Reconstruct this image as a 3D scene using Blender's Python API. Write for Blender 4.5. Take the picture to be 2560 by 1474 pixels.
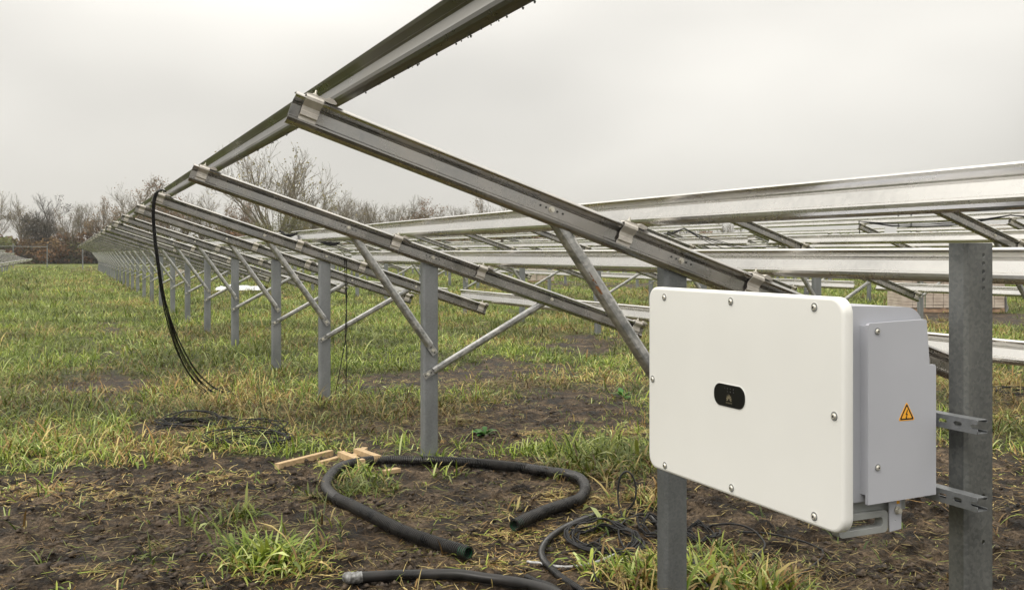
import bpy, math, random
import numpy as np
from mathutils import Vector, Matrix

S = bpy.context.scene
for o in list(bpy.data.objects): bpy.data.objects.remove(o)
COL = S.collection
rnd = random.Random(7)

# ------------------------------------------------------------------ camera, sky, sun, exposure
F_PX, TH, HY, CH = 2485.0, 0.4205, 632.7, 1.596      # focal length (px of a 2560 px frame), heading, horizon row, eye height
cs, sn = math.cos(TH), math.sin(TH)
cam = bpy.data.objects.new('camera', bpy.data.cameras.new('camera'))
COL.objects.link(cam); S.camera = cam
cam.location = (0, 0, CH); cam.rotation_euler = (math.pi/2, 0, -TH)
cam.data.sensor_width = 36; cam.data.lens = 36*F_PX/2560
cam.data.shift_y = -(737-HY)/2560
cam.data.clip_start = 0.05; cam.data.clip_end = 3000
S.render.resolution_x, S.render.resolution_y = 1024, 589

SUN_EL, SUN_AZ = math.radians(48), math.radians(238)   # azimuth clockwise from +Y
W = bpy.data.worlds.new('World'); S.world = W; W.use_nodes = True
nt = W.node_tree; nt.nodes.clear(); N = nt.nodes.new; L = nt.links.new
wo = N('ShaderNodeOutputWorld'); bg = N('ShaderNodeBackground'); L(bg.outputs[0], wo.inputs[0])
sky = N('ShaderNodeTexSky'); sky.sky_type = 'NISHITA'; sky.sun_disc = False
sky.sun_elevation = SUN_EL; sky.sun_rotation = SUN_AZ
# overcast: the clear sky is almost wholly covered by a cloud layer that is brighter overhead
tc = N('ShaderNodeTexCoord'); sx = N('ShaderNodeSeparateXYZ'); L(tc.outputs['Generated'], sx.inputs[0])
up = N('ShaderNodeMapRange'); up.inputs['From Min'].default_value = 0; up.inputs['From Max'].default_value = 1
up.inputs['To Min'].default_value = 4.95; up.inputs['To Max'].default_value = 27
L(sx.outputs['Z'], up.inputs['Value'])
mp = N('ShaderNodeMapping'); mp.inputs['Scale'].default_value = (1.0, 1.0, 2.2); mp.inputs['Location'].default_value = (0.95, 1.1, 0.4)
L(tc.outputs['Generated'], mp.inputs[0])
cn = N('ShaderNodeTexNoise'); cn.inputs['Scale'].default_value = 1.5; cn.inputs['Detail'].default_value = 3; cn.inputs['Roughness'].default_value = .4
L(mp.outputs[0], cn.inputs[0])
cm = N('ShaderNodeMapRange'); cm.inputs['From Min'].default_value = .34; cm.inputs['From Max'].default_value = .62
cm.inputs['To Min'].default_value = .70; cm.inputs['To Max'].default_value = 1.12; L(cn.outputs['Fac'], cm.inputs['Value'])
mul = N('ShaderNodeMath'); mul.operation = 'MULTIPLY'; L(up.outputs[0], mul.inputs[0]); L(cm.outputs[0], mul.inputs[1])
cc = N('ShaderNodeMix'); cc.data_type = 'RGBA'; cc.inputs['A'].default_value = (.98, .95, .885, 1); cc.inputs['B'].default_value = (1, .966, .895, 1)
L(cn.outputs['Fac'], cc.inputs['Factor'])
vm = N('ShaderNodeVectorMath'); vm.operation = 'SCALE'; L(cc.outputs['Result'], vm.inputs[0]); L(mul.outputs[0], vm.inputs['Scale'])
mx = N('ShaderNodeMix'); mx.data_type = 'RGBA'; mx.inputs['Factor'].default_value = .96
L(sky.outputs[0], mx.inputs['A']); L(vm.outputs[0], mx.inputs['B']); L(mx.outputs['Result'], bg.inputs[0])
bg.inputs[1].default_value = 0.1
sun = bpy.data.objects.new('sun', bpy.data.lights.new('sun', 'SUN')); COL.objects.link(sun)
sun.data.energy = 1.5; sun.data.angle = math.radians(24); sun.data.color = (1, .95, .87)
sd = Vector((math.sin(SUN_AZ)*math.cos(SUN_EL), math.cos(SUN_AZ)*math.cos(SUN_EL), math.sin(SUN_EL)))
sun.rotation_euler = sd.to_track_quat('Z', 'Y').to_euler()
S.view_settings.view_transform = 'Standard'; S.view_settings.look = 'None'
S.view_settings.exposure = 0.14; S.view_settings.gamma = 1
S.render.engine = 'CYCLES'
try: S.cycles.use_denoising = True
except Exception: pass

# ------------------------------------------------------------------ numeric helpers
def vnoise(x, y, seed=0):
    x = np.asarray(x, float); y = np.asarray(y, float)
    xi = np.floor(x).astype(np.int64); yi = np.floor(y).astype(np.int64); xf = x-xi; yf = y-yi
    def h(a, b):
        n = (a*374761393 + b*668265263 + seed*1442695041) & 0xFFFFFFFF
        n = ((n ^ (n >> 13))*1274126177) & 0xFFFFFFFF
        return ((n ^ (n >> 16)) & 0xFFFF)/65535.0
    u = xf*xf*(3-2*xf); v = yf*yf*(3-2*yf)
    return (h(xi, yi)*(1-u)+h(xi+1, yi)*u)*(1-v)+(h(xi, yi+1)*(1-u)+h(xi+1, yi+1)*u)*v
def fbm(x, y, sc, octv=4, seed=0, gain=.5):
    t = 0; a = 1; s = 0
    for i in range(octv):
        t = t+a*vnoise(x*sc+17.3*i, y*sc-9.1*i, seed+i); s += a; a *= gain; sc *= 2.03
    return t/s
def sstep(a, b, x):
    t = np.clip((x-a)/(b-a), 0, 1); return t*t*(3-2*t)
def G(px, py, z=0.0):                       # photograph row and column -> point of the level z, in metres
    d = F_PX*(CH-z)/(py-HY); r = (px-1280)/F_PX*d
    return Vector((r*cs+d*sn, -r*sn+d*cs, z))
def D(px, py, d):                           # ... -> point at depth d
    r = (px-1280)/F_PX*d
    return Vector((r*cs+d*sn, -r*sn+d*cs, CH-(py-HY)*d/F_PX))
def depth(x, y): return y*cs+x*sn
def lat(x, y): return x*cs-y*sn

MUDS = []
def _m(px, py, rx, s): g = G(px, py); MUDS.append((g.x, g.y, rx, s))
_m(1050, 960, 1.1, .75); _m(1250, 915, 1.6, .8); _m(1450, 1040, .9, .75); _m(1150, 1080, .9, .8); _m(1400, 870, 1.5, .65); _m(920, 1060, .6, .5); _m(1300, 1000, .9, .7); _m(1500, 840, 1.6, .5)
_m(1500, 980, .9, .55); _m(330, 880, 1.0, .5); _m(280, 960, .8, .45); _m(1000, 1250, 1.1, .75); _m(1200, 1250, .9, .7)
_m(200, 1330, 1.6, .95); _m(500, 1220, .7, .7); _m(300, 1190, .6, .55); _m(620, 1300, .8, .75); _m(2100, 1300, 1.9, 1.0); _m(2500, 1250, 1.6, 1.0)
_m(1900, 1250, 1.2, .9); _m(560, 1180, .5, .5); _m(820, 1400, .7, .8); _m(1250, 1430, .7, .8); _m(60, 1200, .5, .5); _m(1600, 1180, .5, .3)
_m(1512, 1366, .24, .6); _m(490, 1072, .38, .65); _m(640, 1100, .40, .6); _m(2520, 1040, 1.6, .5); _m(1750, 715, 9, .5); _m(1500, 712, 7, .5); _m(2500, 800, 2.6, .9); _m(2350, 790, 2.4, .8); _m(300, 672, 9, .5); _m(160, 676, 9, .55)
TUFTS = []
def _t(px, py, r, s): g = G(px, py); TUFTS.append((g.x, g.y, r, s))
_t(700, 1395, .30, 1.5); _t(930, 1230, .30, 1.1); _t(640, 1400, .2, .8); _t(1560, 1150, .5, 1.0); _t(1500, 1190, .4, .9); _t(1700, 1475, .22, .8); _t(1850, 1475, .26, .7)
_t(1960, 1490, .25, .6); _t(1640, 1440, .25, 1.0); _t(1780, 1400, .25, .8); _t(1560, 1320, .2, .25); _t(1380, 1130, .25, 1.0); _t(590, 1310, .2, .9); _t(100, 1130, .4, .9)
_t(880, 1190, .2, .8); _t(1440, 1190, .2, .7); _t(1600, 1260, .3, .8); _t(1850, 1270, .12, .6); _t(1290, 1290, .12, .4); _t(740, 1440, .15, .8)
_t(400, 1150, .3, .6); _t(820, 1330, .14, .5); _t(1130, 1200, .2, .4); _t(130, 1240, .2, .5)
rt = random.Random(4)
for _k in range(44): _t(rt.uniform(-30, 1640), rt.uniform(1165, 1470)-20, rt.uniform(.05, .13), rt.uniform(.2, .5))
for _k in range(14): _t(rt.uniform(1780, 2560), rt.uniform(1080, 1440), rt.uniform(.05, .11), rt.uniform(.2, .35))
for _y in (7.15, 10.56, 13.27, 16.8): TUFTS.append((2.53, _y-.08, .16, .55))
MATS = [(120, 1235, .35), (300, 1250, .35), (450, 1262, .3), (560, 1200, .3), (650, 1345, .25), (780, 1260, .2), (1000, 1300, .3), (1250, 1345, .3), (1380, 1250, .3), (960, 1230, .2), (1120, 1290, .25), (1240, 1420, .3), (850, 1400, .25), (400, 1380, .2), (1500, 1260, .35), (1450, 1340, .3), (1600, 1400, .3), (300, 1120, .4), (820, 1080, .4), (1150, 1050, .5), (1350, 1080, .4), (1580, 1080, .4), (1240, 960, .6), (2500, 960, .8), (2520, 1030, .5), (230, 1440, .15), (2000, 1430, .3), (1850, 1380, .25)]
def bare(x, y):                              # 1 = bare mud, 0 = full grass
    d = depth(x, y)
    m = .50*sstep(8.8, 4.7, d)+.02
    m = m*(1-.35*sstep(0, -2.2, lat(x, y))*sstep(5.3, 6.6, d))
    for (a, b, r, s) in MUDS: m = m+s*np.exp(-((x-a)**2+(y-b)**2)/(r*r))
    m = m+.55*np.exp(-((x-.68-.12*np.sin(y*.35))/.38)**2)*sstep(75, 30, d)*sstep(6, 9, d)+.30*np.exp(-((x+1.15)/.35)**2)
    n = fbm(x, y, .9, 4, 3)
    m = m+(n-.5)*1.6-.14*sstep(8, 10, d)*sstep(1.2, .2, lat(x, y))-.08*sstep(12, 16, d)+(fbm(x, y, 3.1, 3, 8)-.5)*.9*sstep(14, 8, d)
    m = m*(1-.5*sstep(9, 16, d)*sstep(2.6, .6, np.abs(x+3.5)*.5))
    m = np.clip(m, 0, 1)
    for (a, b, r, s) in TUFTS: m = m-.75*min(1, s)*np.exp(-((x-a)**2+(y-b)**2)/(r*r))
    return np.clip(m, 0, 1)
def ground_z(x, y, fine=True):
    x = np.asarray(x, float); y = np.asarray(y, float); d = np.hypot(x, y)
    z = (fbm(x, y, .35, 3, 11)-.5)*.10
    b = bare(x, y)
    if fine:
        c = fbm(x, y, 3.2, 5, 21, .58)
        z = z+(c-.5)*.085*(.35+.65*b)*sstep(40, 12, d)*.55
        lump = np.clip(fbm(x, y, 9.0, 3, 31)-.60, 0, 1)
        z = z+lump*.16*b*sstep(12, 7, d)
    if fine: z = z+(fbm(x, y*1.0, 19, 3, 61, .65)-.5)*.046*(.25+.75*b)*(.35+1.3*np.clip(fbm(x, y, 1.3, 2, 66)*2-.6, 0, 1))*sstep(14, 9, d)
    if fine: z = z+(fbm(x, y, 6.5, 4, 71, .6)-.45)*.16*(np.exp(-((x+.62)**2+(y-4.75)**2)/.5)+.6*np.exp(-((x-4.3)**2+(y-4.6)**2)/1.2))
    return z*sstep(260, 60, d)
def gsm(x, y):
    a = np.linspace(0, 6.283, 9)[:-1]; return float(np.mean(ground_z(x+.09*np.cos(a), y+.09*np.sin(a))))
def gz(x, y): return float(ground_z(np.array([x]), np.array([y]))[0])

# ------------------------------------------------------------------ object helpers
def tag(o, label=None, cat=None, group=None, kind=None):
    if label: o['label'] = label
    if cat: o['category'] = cat
    if group: o['group'] = group
    if kind: o['kind'] = kind
    return o
def empty(name, loc, label, cat, group=None, rz=0):
    o = bpy.data.objects.new(name, None); COL.objects.link(o); o.location = loc; o.rotation_euler = (0, 0, rz)
    return tag(o, label, cat, group)
class MB:
    def __init__(s): s.v = []; s.f = []; s.m = []; s.sm = []
    def add(s, vs, fs, mat=0, smooth=False):
        b = len(s.v); s.v += [tuple(v) for v in vs]
        for f in fs: s.f.append(tuple(b+i for i in f)); s.m.append(mat); s.sm.append(smooth)
    def box(s, c, d, mat=0, M=None):
        vs = [Vector((x*d[0]/2, y*d[1]/2, z*d[2]/2)) for x in (-1, 1) for y in (-1, 1) for z in (-1, 1)]
        if M: vs = [M @ v for v in vs]
        vs = [v+Vector(c) for v in vs]
        s.add(vs, [(0, 1, 3, 2), (4, 6, 7, 5), (0, 4, 5, 1), (2, 3, 7, 6), (0, 2, 6, 4), (1, 5, 7, 3)], mat)
    def ext(s, poly, org, ax, u, v, ln, mat=0, smooth=False):   # closed 2D polygon swept along ax
        org = Vector(org); ax = Vector(ax).normalized(); u = Vector(u); v = Vector(v); n = len(poly)
        a = [org+u*p[0]+v*p[1] for p in poly]; b = [q+ax*ln for q in a]
        s.add(a+b, [(i, (i+1) % n, n+(i+1) % n, n+i) for i in range(n)], mat, smooth)
        s.add(a+b, [tuple(range(n))[::-1], tuple(range(n, 2*n))], mat)
    def cyl(s, a, b, r, n=12, mat=0, r2=None, caps=True, smooth=True):
        a = Vector(a); b = Vector(b); ax = (b-a).normalized(); u = ax.orthogonal().normalized(); v = ax.cross(u)
        r2 = r if r2 is None else r2
        A = [a+(u*math.cos(t)+v*math.sin(t))*r for t in [2*math.pi*i/n for i in range(n)]]
        B = [b+(u*math.cos(t)+v*math.sin(t))*r2 for t in [2*math.pi*i/n for i in range(n)]]
        s.add(A+B, [(i, (i+1) % n, n+(i+1) % n, n+i) for i in range(n)], mat, smooth)
        if caps: s.add(A, [tuple(range(n))[::-1]], mat); s.add(B, [tuple(range(n))], mat)
    def tube(s, pts, rad, n=8, mat=0, caps=True):
        pts = [Vector(p) for p in pts]; m = len(pts)
        R = rad if callable(rad) else (lambda i: rad)
        t0 = (pts[1]-pts[0]).normalized(); u = t0.orthogonal().normalized(); vs = []
        for i, p in enumerate(pts):
            t = (pts[min(i+1, m-1)]-pts[max(i-1, 0)]).normalized()
            u = (u-t*u.dot(t)).normalized(); w = t.cross(u); r = R(i)
            vs += [p+(u*math.cos(2*math.pi*k/n)+w*math.sin(2*math.pi*k/n))*r for k in range(n)]
        fs = [(i*n+k, i*n+(k+1) % n, (i+1)*n+(k+1) % n, (i+1)*n+k) for i in range(m-1) for k in range(n)]
        s.add(vs, fs, mat, True)
        if caps: s.add(vs[:n], [tuple(range(n))[::-1]], mat); s.add(vs[-n:], [tuple(range(n))], mat)
    def build(s, name, mats, parent=None):
        me = bpy.data.meshes.new(name); me.from_pydata(s.v, [], s.f)
        if not isinstance(mats, (list, tuple)): mats = [mats]
        for m in mats: me.materials.append(m)
        me.polygons.foreach_set('material_index', s.m); me.polygons.foreach_set('use_smooth', s.sm); me.update()
        o = bpy.data.objects.new(name, me); COL.objects.link(o); o.parent = parent
        return o
def npmesh(name, V, Fq, mat, parent=None, smooth=False, col=None, ft=None):
    me = bpy.data.meshes.new(name); nv = len(V)
    me.vertices.add(nv); me.vertices.foreach_set('co', np.ascontiguousarray(V, dtype=np.float32).ravel())
    loops = [Fq.ravel()] if Fq is not None else []; cnt = [np.full(len(Fq), Fq.shape[1])] if Fq is not None else []
    if ft is not None: loops.append(ft.ravel()); cnt.append(np.full(len(ft), 3))
    lv = np.concatenate(loops).astype(np.int32); c = np.concatenate(cnt)
    me.loops.add(len(lv)); me.loops.foreach_set('vertex_index', lv)
    me.polygons.add(len(c)); st = np.concatenate([[0], np.cumsum(c)[:-1]]).astype(np.int32)
    me.polygons.foreach_set('loop_start', st); me.polygons.foreach_set('loop_total', c.astype(np.int32))
    if smooth: me.polygons.foreach_set('use_smooth', np.ones(len(c), bool))
    me.update(calc_edges=True)
    if col is not None:
        a = me.color_attributes.new('Col', 'FLOAT_COLOR', 'POINT')
        a.data.foreach_set('color', np.ascontiguousarray(col, dtype=np.float32).ravel())
    me.materials.append(mat)
    o = bpy.data.objects.new(name, me); COL.objects.link(o); o.parent = parent
    return o
def thin(pl, t):                             # open polyline -> closed thin-walled outline
    n = len(pl); off = []
    for i in range(n):
        a = Vector(pl[max(i-1, 0)]); b = Vector(pl[min(i+1, n-1)]); d = (b-a).normalized()
        off.append((pl[i][0]+d.y*-t, pl[i][1]+d.x*t))
    return list(pl)+off[::-1]
def rrect(x0, x1, y0, y1, r, n=6):
    out = []
    for cx, cy, a0 in ((x1-r, y1-r, 0), (x0+r, y1-r, 90), (x0+r, y0+r, 180), (x1-r, y0+r, 270)):
        for i in range(n+1):
            a = math.radians(a0+90*i/n); out.append((cx+r*math.cos(a), cy+r*math.sin(a)))
    return out
def circ(cx, cy, r, n=14): return [(cx+r*math.cos(2*math.pi*i/n), cy+r*math.sin(2*math.pi*i/n)) for i in range(n)]
def plate(name, outline, holes, th, mat, parent, org, u, v, bevel=0):   # flat plate with real holes, thickness along u x v
    cu = bpy.data.curves.new('plate', 'CURVE'); cu.dimensions = '2D'; cu.fill_mode = 'BOTH'; cu.extrude = th/2; cu.bevel_depth = bevel
    for lp in [outline]+holes:
        sp = cu.splines.new('POLY'); sp.points.add(len(lp)-1); sp.use_cyclic_u = True
        for p, q in zip(sp.points, lp): p.co = (q[0], q[1], 0, 1)
    tmp = bpy.data.objects.new('plate', cu); COL.objects.link(tmp)
    dg = bpy.context.evaluated_depsgraph_get(); me = bpy.data.meshes.new_from_object(tmp.evaluated_get(dg))
    bpy.data.objects.remove(tmp); bpy.data.curves.remove(cu)
    u = Vector(u); v = Vector(v); w = u.cross(v); M = Matrix((u, v, w)).transposed().to_4x4(); M.translation = Vector(org)
    me.transform(M); me.name = name; me.materials.clear(); me.materials.append(mat)
    o = bpy.data.objects.new(name, me); COL.objects.link(o); o.parent = parent
    return o
def copy_tree(o, parent=None):
    c = o.copy(); COL.objects.link(c); c.parent = parent
    for ch in KIDS(o): copy_tree(ch, c)
    return c
def KIDS(o): return [c for c in bpy.data.objects if c.parent == o]
def cat_rom(P, seg=8):
    P = [Vector(p) for p in P]; out = []
    for i in range(len(P)-1):
        p0 = P[max(i-1, 0)]; p1 = P[i]; p2 = P[i+1]; p3 = P[min(i+2, len(P)-1)]
        for k in range(seg):
            t = k/seg
            out.append(.5*((2*p1)+(p2-p0)*t+(2*p0-5*p1+4*p2-p3)*t*t+(3*p1-p0-3*p2+p3)*t*t*t))
    out.append(P[-1]); return out
def resample(P, step):
    L_ = [0]
    for i in range(1, len(P)): L_.append(L_[-1]+(P[i]-P[i-1]).length)
    n = max(2, int(L_[-1]/step)); out = []; j = 0
    for k in range(n+1):
        t = L_[-1]*k/n
        while j < len(P)-2 and L_[j+1] < t: j += 1
        f = (t-L_[j])/max(1e-9, L_[j+1]-L_[j]); out.append(P[j].lerp(P[j+1], min(1, f)))
    return out

# ------------------------------------------------------------------ materials
def mat(name, base, rough=.5, metal=0.0, var=None, nscale=8, bump=0, bscale=60, rvar=0, detail=4, spec=None, coord='Position'):
    m = bpy.data.materials.new(name); m.use_nodes = True; t = m.node_tree; b = t.nodes['Principled BSDF']
    b.inputs['Base Color'].default_value = (*base, 1); b.inputs['Roughness'].default_value = rough; b.inputs['Metallic'].default_value = metal
    if spec is not None: b.inputs['Specular IOR Level'].default_value = spec
    g = t.nodes.new('ShaderNodeNewGeometry')
    if var is not None:
        n = t.nodes.new('ShaderNodeTexNoise'); n.inputs['Scale'].default_value = nscale; n.inputs['Detail'].default_value = detail
        t.links.new(g.outputs['Position'], n.inputs[0])
        r = t.nodes.new('ShaderNodeMapRange'); r.inputs['From Min'].default_value = .35; r.inputs['From Max'].default_value = .65
        t.links.new(n.outputs['Fac'], r.inputs['Value'])
        x = t.nodes.new('ShaderNodeMix'); x.data_type = 'RGBA'; x.inputs['A'].default_value = (*base, 1); x.inputs['B'].default_value = (*var, 1)
        t.links.new(r.outputs[0], x.inputs['Factor']); t.links.new(x.outputs['Result'], b.inputs['Base Color'])
        if rvar:
            rr = t.nodes.new('ShaderNodeMapRange'); rr.inputs['To Min'].default_value = rough-rvar; rr.inputs['To Max'].default_value = rough+rvar
            t.links.new(r.outputs[0], rr.inputs['Value']); t.links.new(rr.outputs[0], b.inputs['Roughness'])
    if bump:
        n2 = t.nodes.new('ShaderNodeTexNoise'); n2.inputs['Scale'].default_value = bscale; n2.inputs['Detail'].default_value = 3
        t.links.new(g.outputs['Position'], n2.inputs[0])
        bp = t.nodes.new('ShaderNodeBump'); bp.inputs['Strength'].default_value = bump; bp.inputs['Distance'].default_value = .01
        t.links.new(n2.outputs['Fac'], bp.inputs['Height']); t.links.new(bp.outputs[0], b.inputs['Normal'])
    return m
def galv(name, a, b_, rough, metal, spangle=.5, dirt=(.10, .075, .05), dirtiness=.25, stretch=(1, 1, 1), vs=45, bmp=.12):
    # zinc: crystal spangle, cloudy oxide, mud specks
    m = bpy.data.materials.new(name); m.use_nodes = True; t = m.node_tree; n = t.nodes.new; l = t.links.new; b = t.nodes['Principled BSDF']
    g = n('ShaderNodeNewGeometry'); mp = n('ShaderNodeMapping'); mp.inputs['Scale'].default_value = stretch; l(g.outputs['Position'], mp.inputs[0])
    n1 = n('ShaderNodeTexNoise'); n1.inputs['Scale'].default_value = 6; n1.inputs['Detail'].default_value = 6; l(mp.outputs[0], n1.inputs[0])
    vo = n('ShaderNodeTexVoronoi'); vo.inputs['Scale'].default_value = vs; l(g.outputs['Position'], vo.inputs[0])
    sh = n('ShaderNodeSeparateColor'); l(vo.outputs['Color'], sh.inputs[0])
    ad = n('ShaderNodeMix'); ad.data_type = 'FLOAT'; ad.inputs['Factor'].default_value = spangle
    mr = n('ShaderNodeMapRange'); mr.inputs['From Min'].default_value = .33; mr.inputs['From Max'].default_value = .67; l(n1.outputs['Fac'], mr.inputs['Value'])
    l(mr.outputs[0], ad.inputs['A']); l(sh.outputs[0], ad.inputs['B'])
    c = n('ShaderNodeMix'); c.data_type = 'RGBA'; c.inputs['A'].default_value = (*a, 1); c.inputs['B'].default_value = (*b_, 1); l(ad.outputs['Result'], c.inputs['Factor'])
    n2 = n('ShaderNodeTexNoise'); n2.inputs['Scale'].default_value = 23; n2.inputs['Detail'].default_value = 8; n2.inputs['Roughness'].default_value = .65; l(g.outputs['Position'], n2.inputs[0])
    dr = n('ShaderNodeMapRange'); dr.inputs['From Min'].default_value = .70; dr.inputs['From Max'].default_value = .76; dr.inputs['To Max'].default_value = dirtiness*2.2; l(n2.outputs['Fac'], dr.inputs['Value'])
    c2 = n('ShaderNodeMix'); c2.data_type = 'RGBA'; c2.inputs['B'].default_value = (*dirt, 1); l(dr.outputs[0], c2.inputs['Factor']); l(c.outputs['Result'], c2.inputs['A'])
    l(c2.outputs['Result'], b.inputs['Base Color'])
    mm = n('ShaderNodeMath'); mm.operation = 'MULTIPLY_ADD'; mm.inputs[1].default_value = -metal*.9; mm.inputs[2].default_value = metal; l(dr.outputs[0], mm.inputs[0]); l(mm.outputs[0], b.inputs['Metallic'])
    rr = n('ShaderNodeMapRange'); rr.inputs['To Min'].default_value = rough-.09; rr.inputs['To Max'].default_value = rough+.12; l(ad.outputs['Result'], rr.inputs['Value']); l(rr.outputs[0], b.inputs['Roughness'])
    bp = n('ShaderNodeBump'); bp.inputs['Strength'].default_value = bmp; bp.inputs['Distance'].default_value = .004; l(n2.outputs['Fac'], bp.inputs['Height']); l(bp.outputs[0], b.inputs['Normal'])
    return m
M_RAFT = galv('galvanised_rafter', (.30, .30, .295), (.43, .41, .385), .24, .93, .2, bmp=.01, dirtiness=.12)
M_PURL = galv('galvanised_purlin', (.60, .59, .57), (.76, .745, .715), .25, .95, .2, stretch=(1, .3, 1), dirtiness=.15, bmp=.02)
M_PURLD = galv('shade_toned_purlin', (.12, .115, .10), (.20, .19, .165), .33, .85, .2, stretch=(1, .3, 1), bmp=.04)  # darker copy of the purlin zinc, shade against bright sky put into colour
M_POST = galv('galvanised_post', (.16, .17, .175), (.28, .29, .30), .5, .6, .3, stretch=(1, 1, .35), vs=120)
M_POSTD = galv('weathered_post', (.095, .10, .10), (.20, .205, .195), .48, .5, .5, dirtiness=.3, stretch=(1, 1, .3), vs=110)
M_BRACE = galv('galvanised_brace', (.24, .25, .25), (.60, .59, .57), .38, .85, .55, vs=60, stretch=(2, 1, 2))
M_CLAMP = mat('aluminium_clamp', (.60, .57, .52), .45, .3, (.48, .45, .41), 30, bump=.05)
M_BOLT = mat('bolt_steel', (.72, .70, .62), .4, .55, (.55, .52, .45), 80)
M_HOLE = mat('hole_dark', (.05, .05, .048), .9)  # flat dark colour painted for the shade in holes and recesses
M_RUST = mat('rust', (.10, .035, .012), .85, 0, (.20, .09, .03), 60)
M_BLK = mat('black_corrugated_plastic', (.006, .006, .0065), .33, 0, (.024, .022, .020), 14, rvar=.1, spec=.5)
M_BLK2 = mat('black_smooth_plastic', (.006, .006, .006), .36, 0, (.022, .020, .019), 10, rvar=.1, spec=.3)
M_CBL = mat('black_cable_rubber', (.008, .008, .009), .42, 0, (.02, .02, .02), 30, spec=.2)
M_GRN = mat('green_conduit_lining', (.008, .11, .045), .35, 0, (.006, .08, .035), 20)
M_TAPE = mat('grey_duct_tape', (.26, .26, .26), .4, .2, (.09, .09, .085), 40, bump=.8, bscale=70)
M_WTAPE = mat('white_woven_tape', (.48, .48, .48), .5, 0, (.25, .25, .25), 60, bump=.6, bscale=90)
M_WOOD = mat('fresh_pine', (.50, .36, .20), .7, 0, (.36, .25, .13), 30, bump=.25, bscale=90)
M_WOODG = mat('timber_stack', (.36, .24, .15), .8, 0, (.24, .15, .10), 9, bump=.3)
M_PANEL = mat('cream_white_powder_coat', (.80, .80, .775), .38, 0, (.775, .775, .75), 3, bump=.02, bscale=500)
M_GREY = mat('light_grey_powder_coat', (.43, .44, .48), .42, 0, (.41, .42, .46), 4, bump=.03, bscale=600)
M_GREY2 = mat('grey_cast_aluminium', (.33, .345, .34), .45, 0, (.29, .30, .295), 12, bump=.06, bscale=300)
M_GLS = mat('black_display_glass', (.008, .008, .008), .25, spec=.3)
M_LOGO = mat('dim_bronze_print', (.17, .145, .09), .5)
M_LED = mat('dim_grey_print', (.07, .07, .065), .5)
M_YEL = mat('amber_sticker', (.85, .40, .03), .45)
M_INK = mat('black_print', (.01, .01, .01), .5)
M_BARK = mat('grey_brown_bark', (.105, .085, .055), .9, 0, (.18, .15, .10), 2)
M_BARKD = mat('dark_bark', (.045, .036, .028), .9, 0, (.09, .075, .06), 2)
M_SHEET = mat('white_plastic_sheet', (.50, .51, .52), .4, 0, (.38, .39, .40), 9, bump=.5, bscale=20)
M_PINK = mat('pink_plastic', (.75, .30, .38), .5)
def leafmat(name):
    m = bpy.data.materials.new(name); m.use_nodes = True; t = m.node_tree; b = t.nodes['Principled BSDF']; n = t.nodes.new
    a = n('ShaderNodeVertexColor'); a.layer_name = 'Col'; t.links.new(a.outputs[0], b.inputs['Base Color'])
    b.inputs['Roughness'].default_value = .5; b.inputs['Specular IOR Level'].default_value = .35
    tr = n('ShaderNodeBsdfTranslucent'); t.links.new(a.outputs[0], tr.inputs[0])
    mx = n('ShaderNodeMixShader'); mx.inputs[0].default_value = .28
    t.links.new(b.outputs[0], mx.inputs[1]); t.links.new(tr.outputs[0], mx.inputs[2]); t.links.new(mx.outputs[0], t.nodes['Material Output'].inputs[0])
    return m
M_GRASS = leafmat('grass_blades'); M_LEAF = leafmat('tree_leaves')

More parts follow.
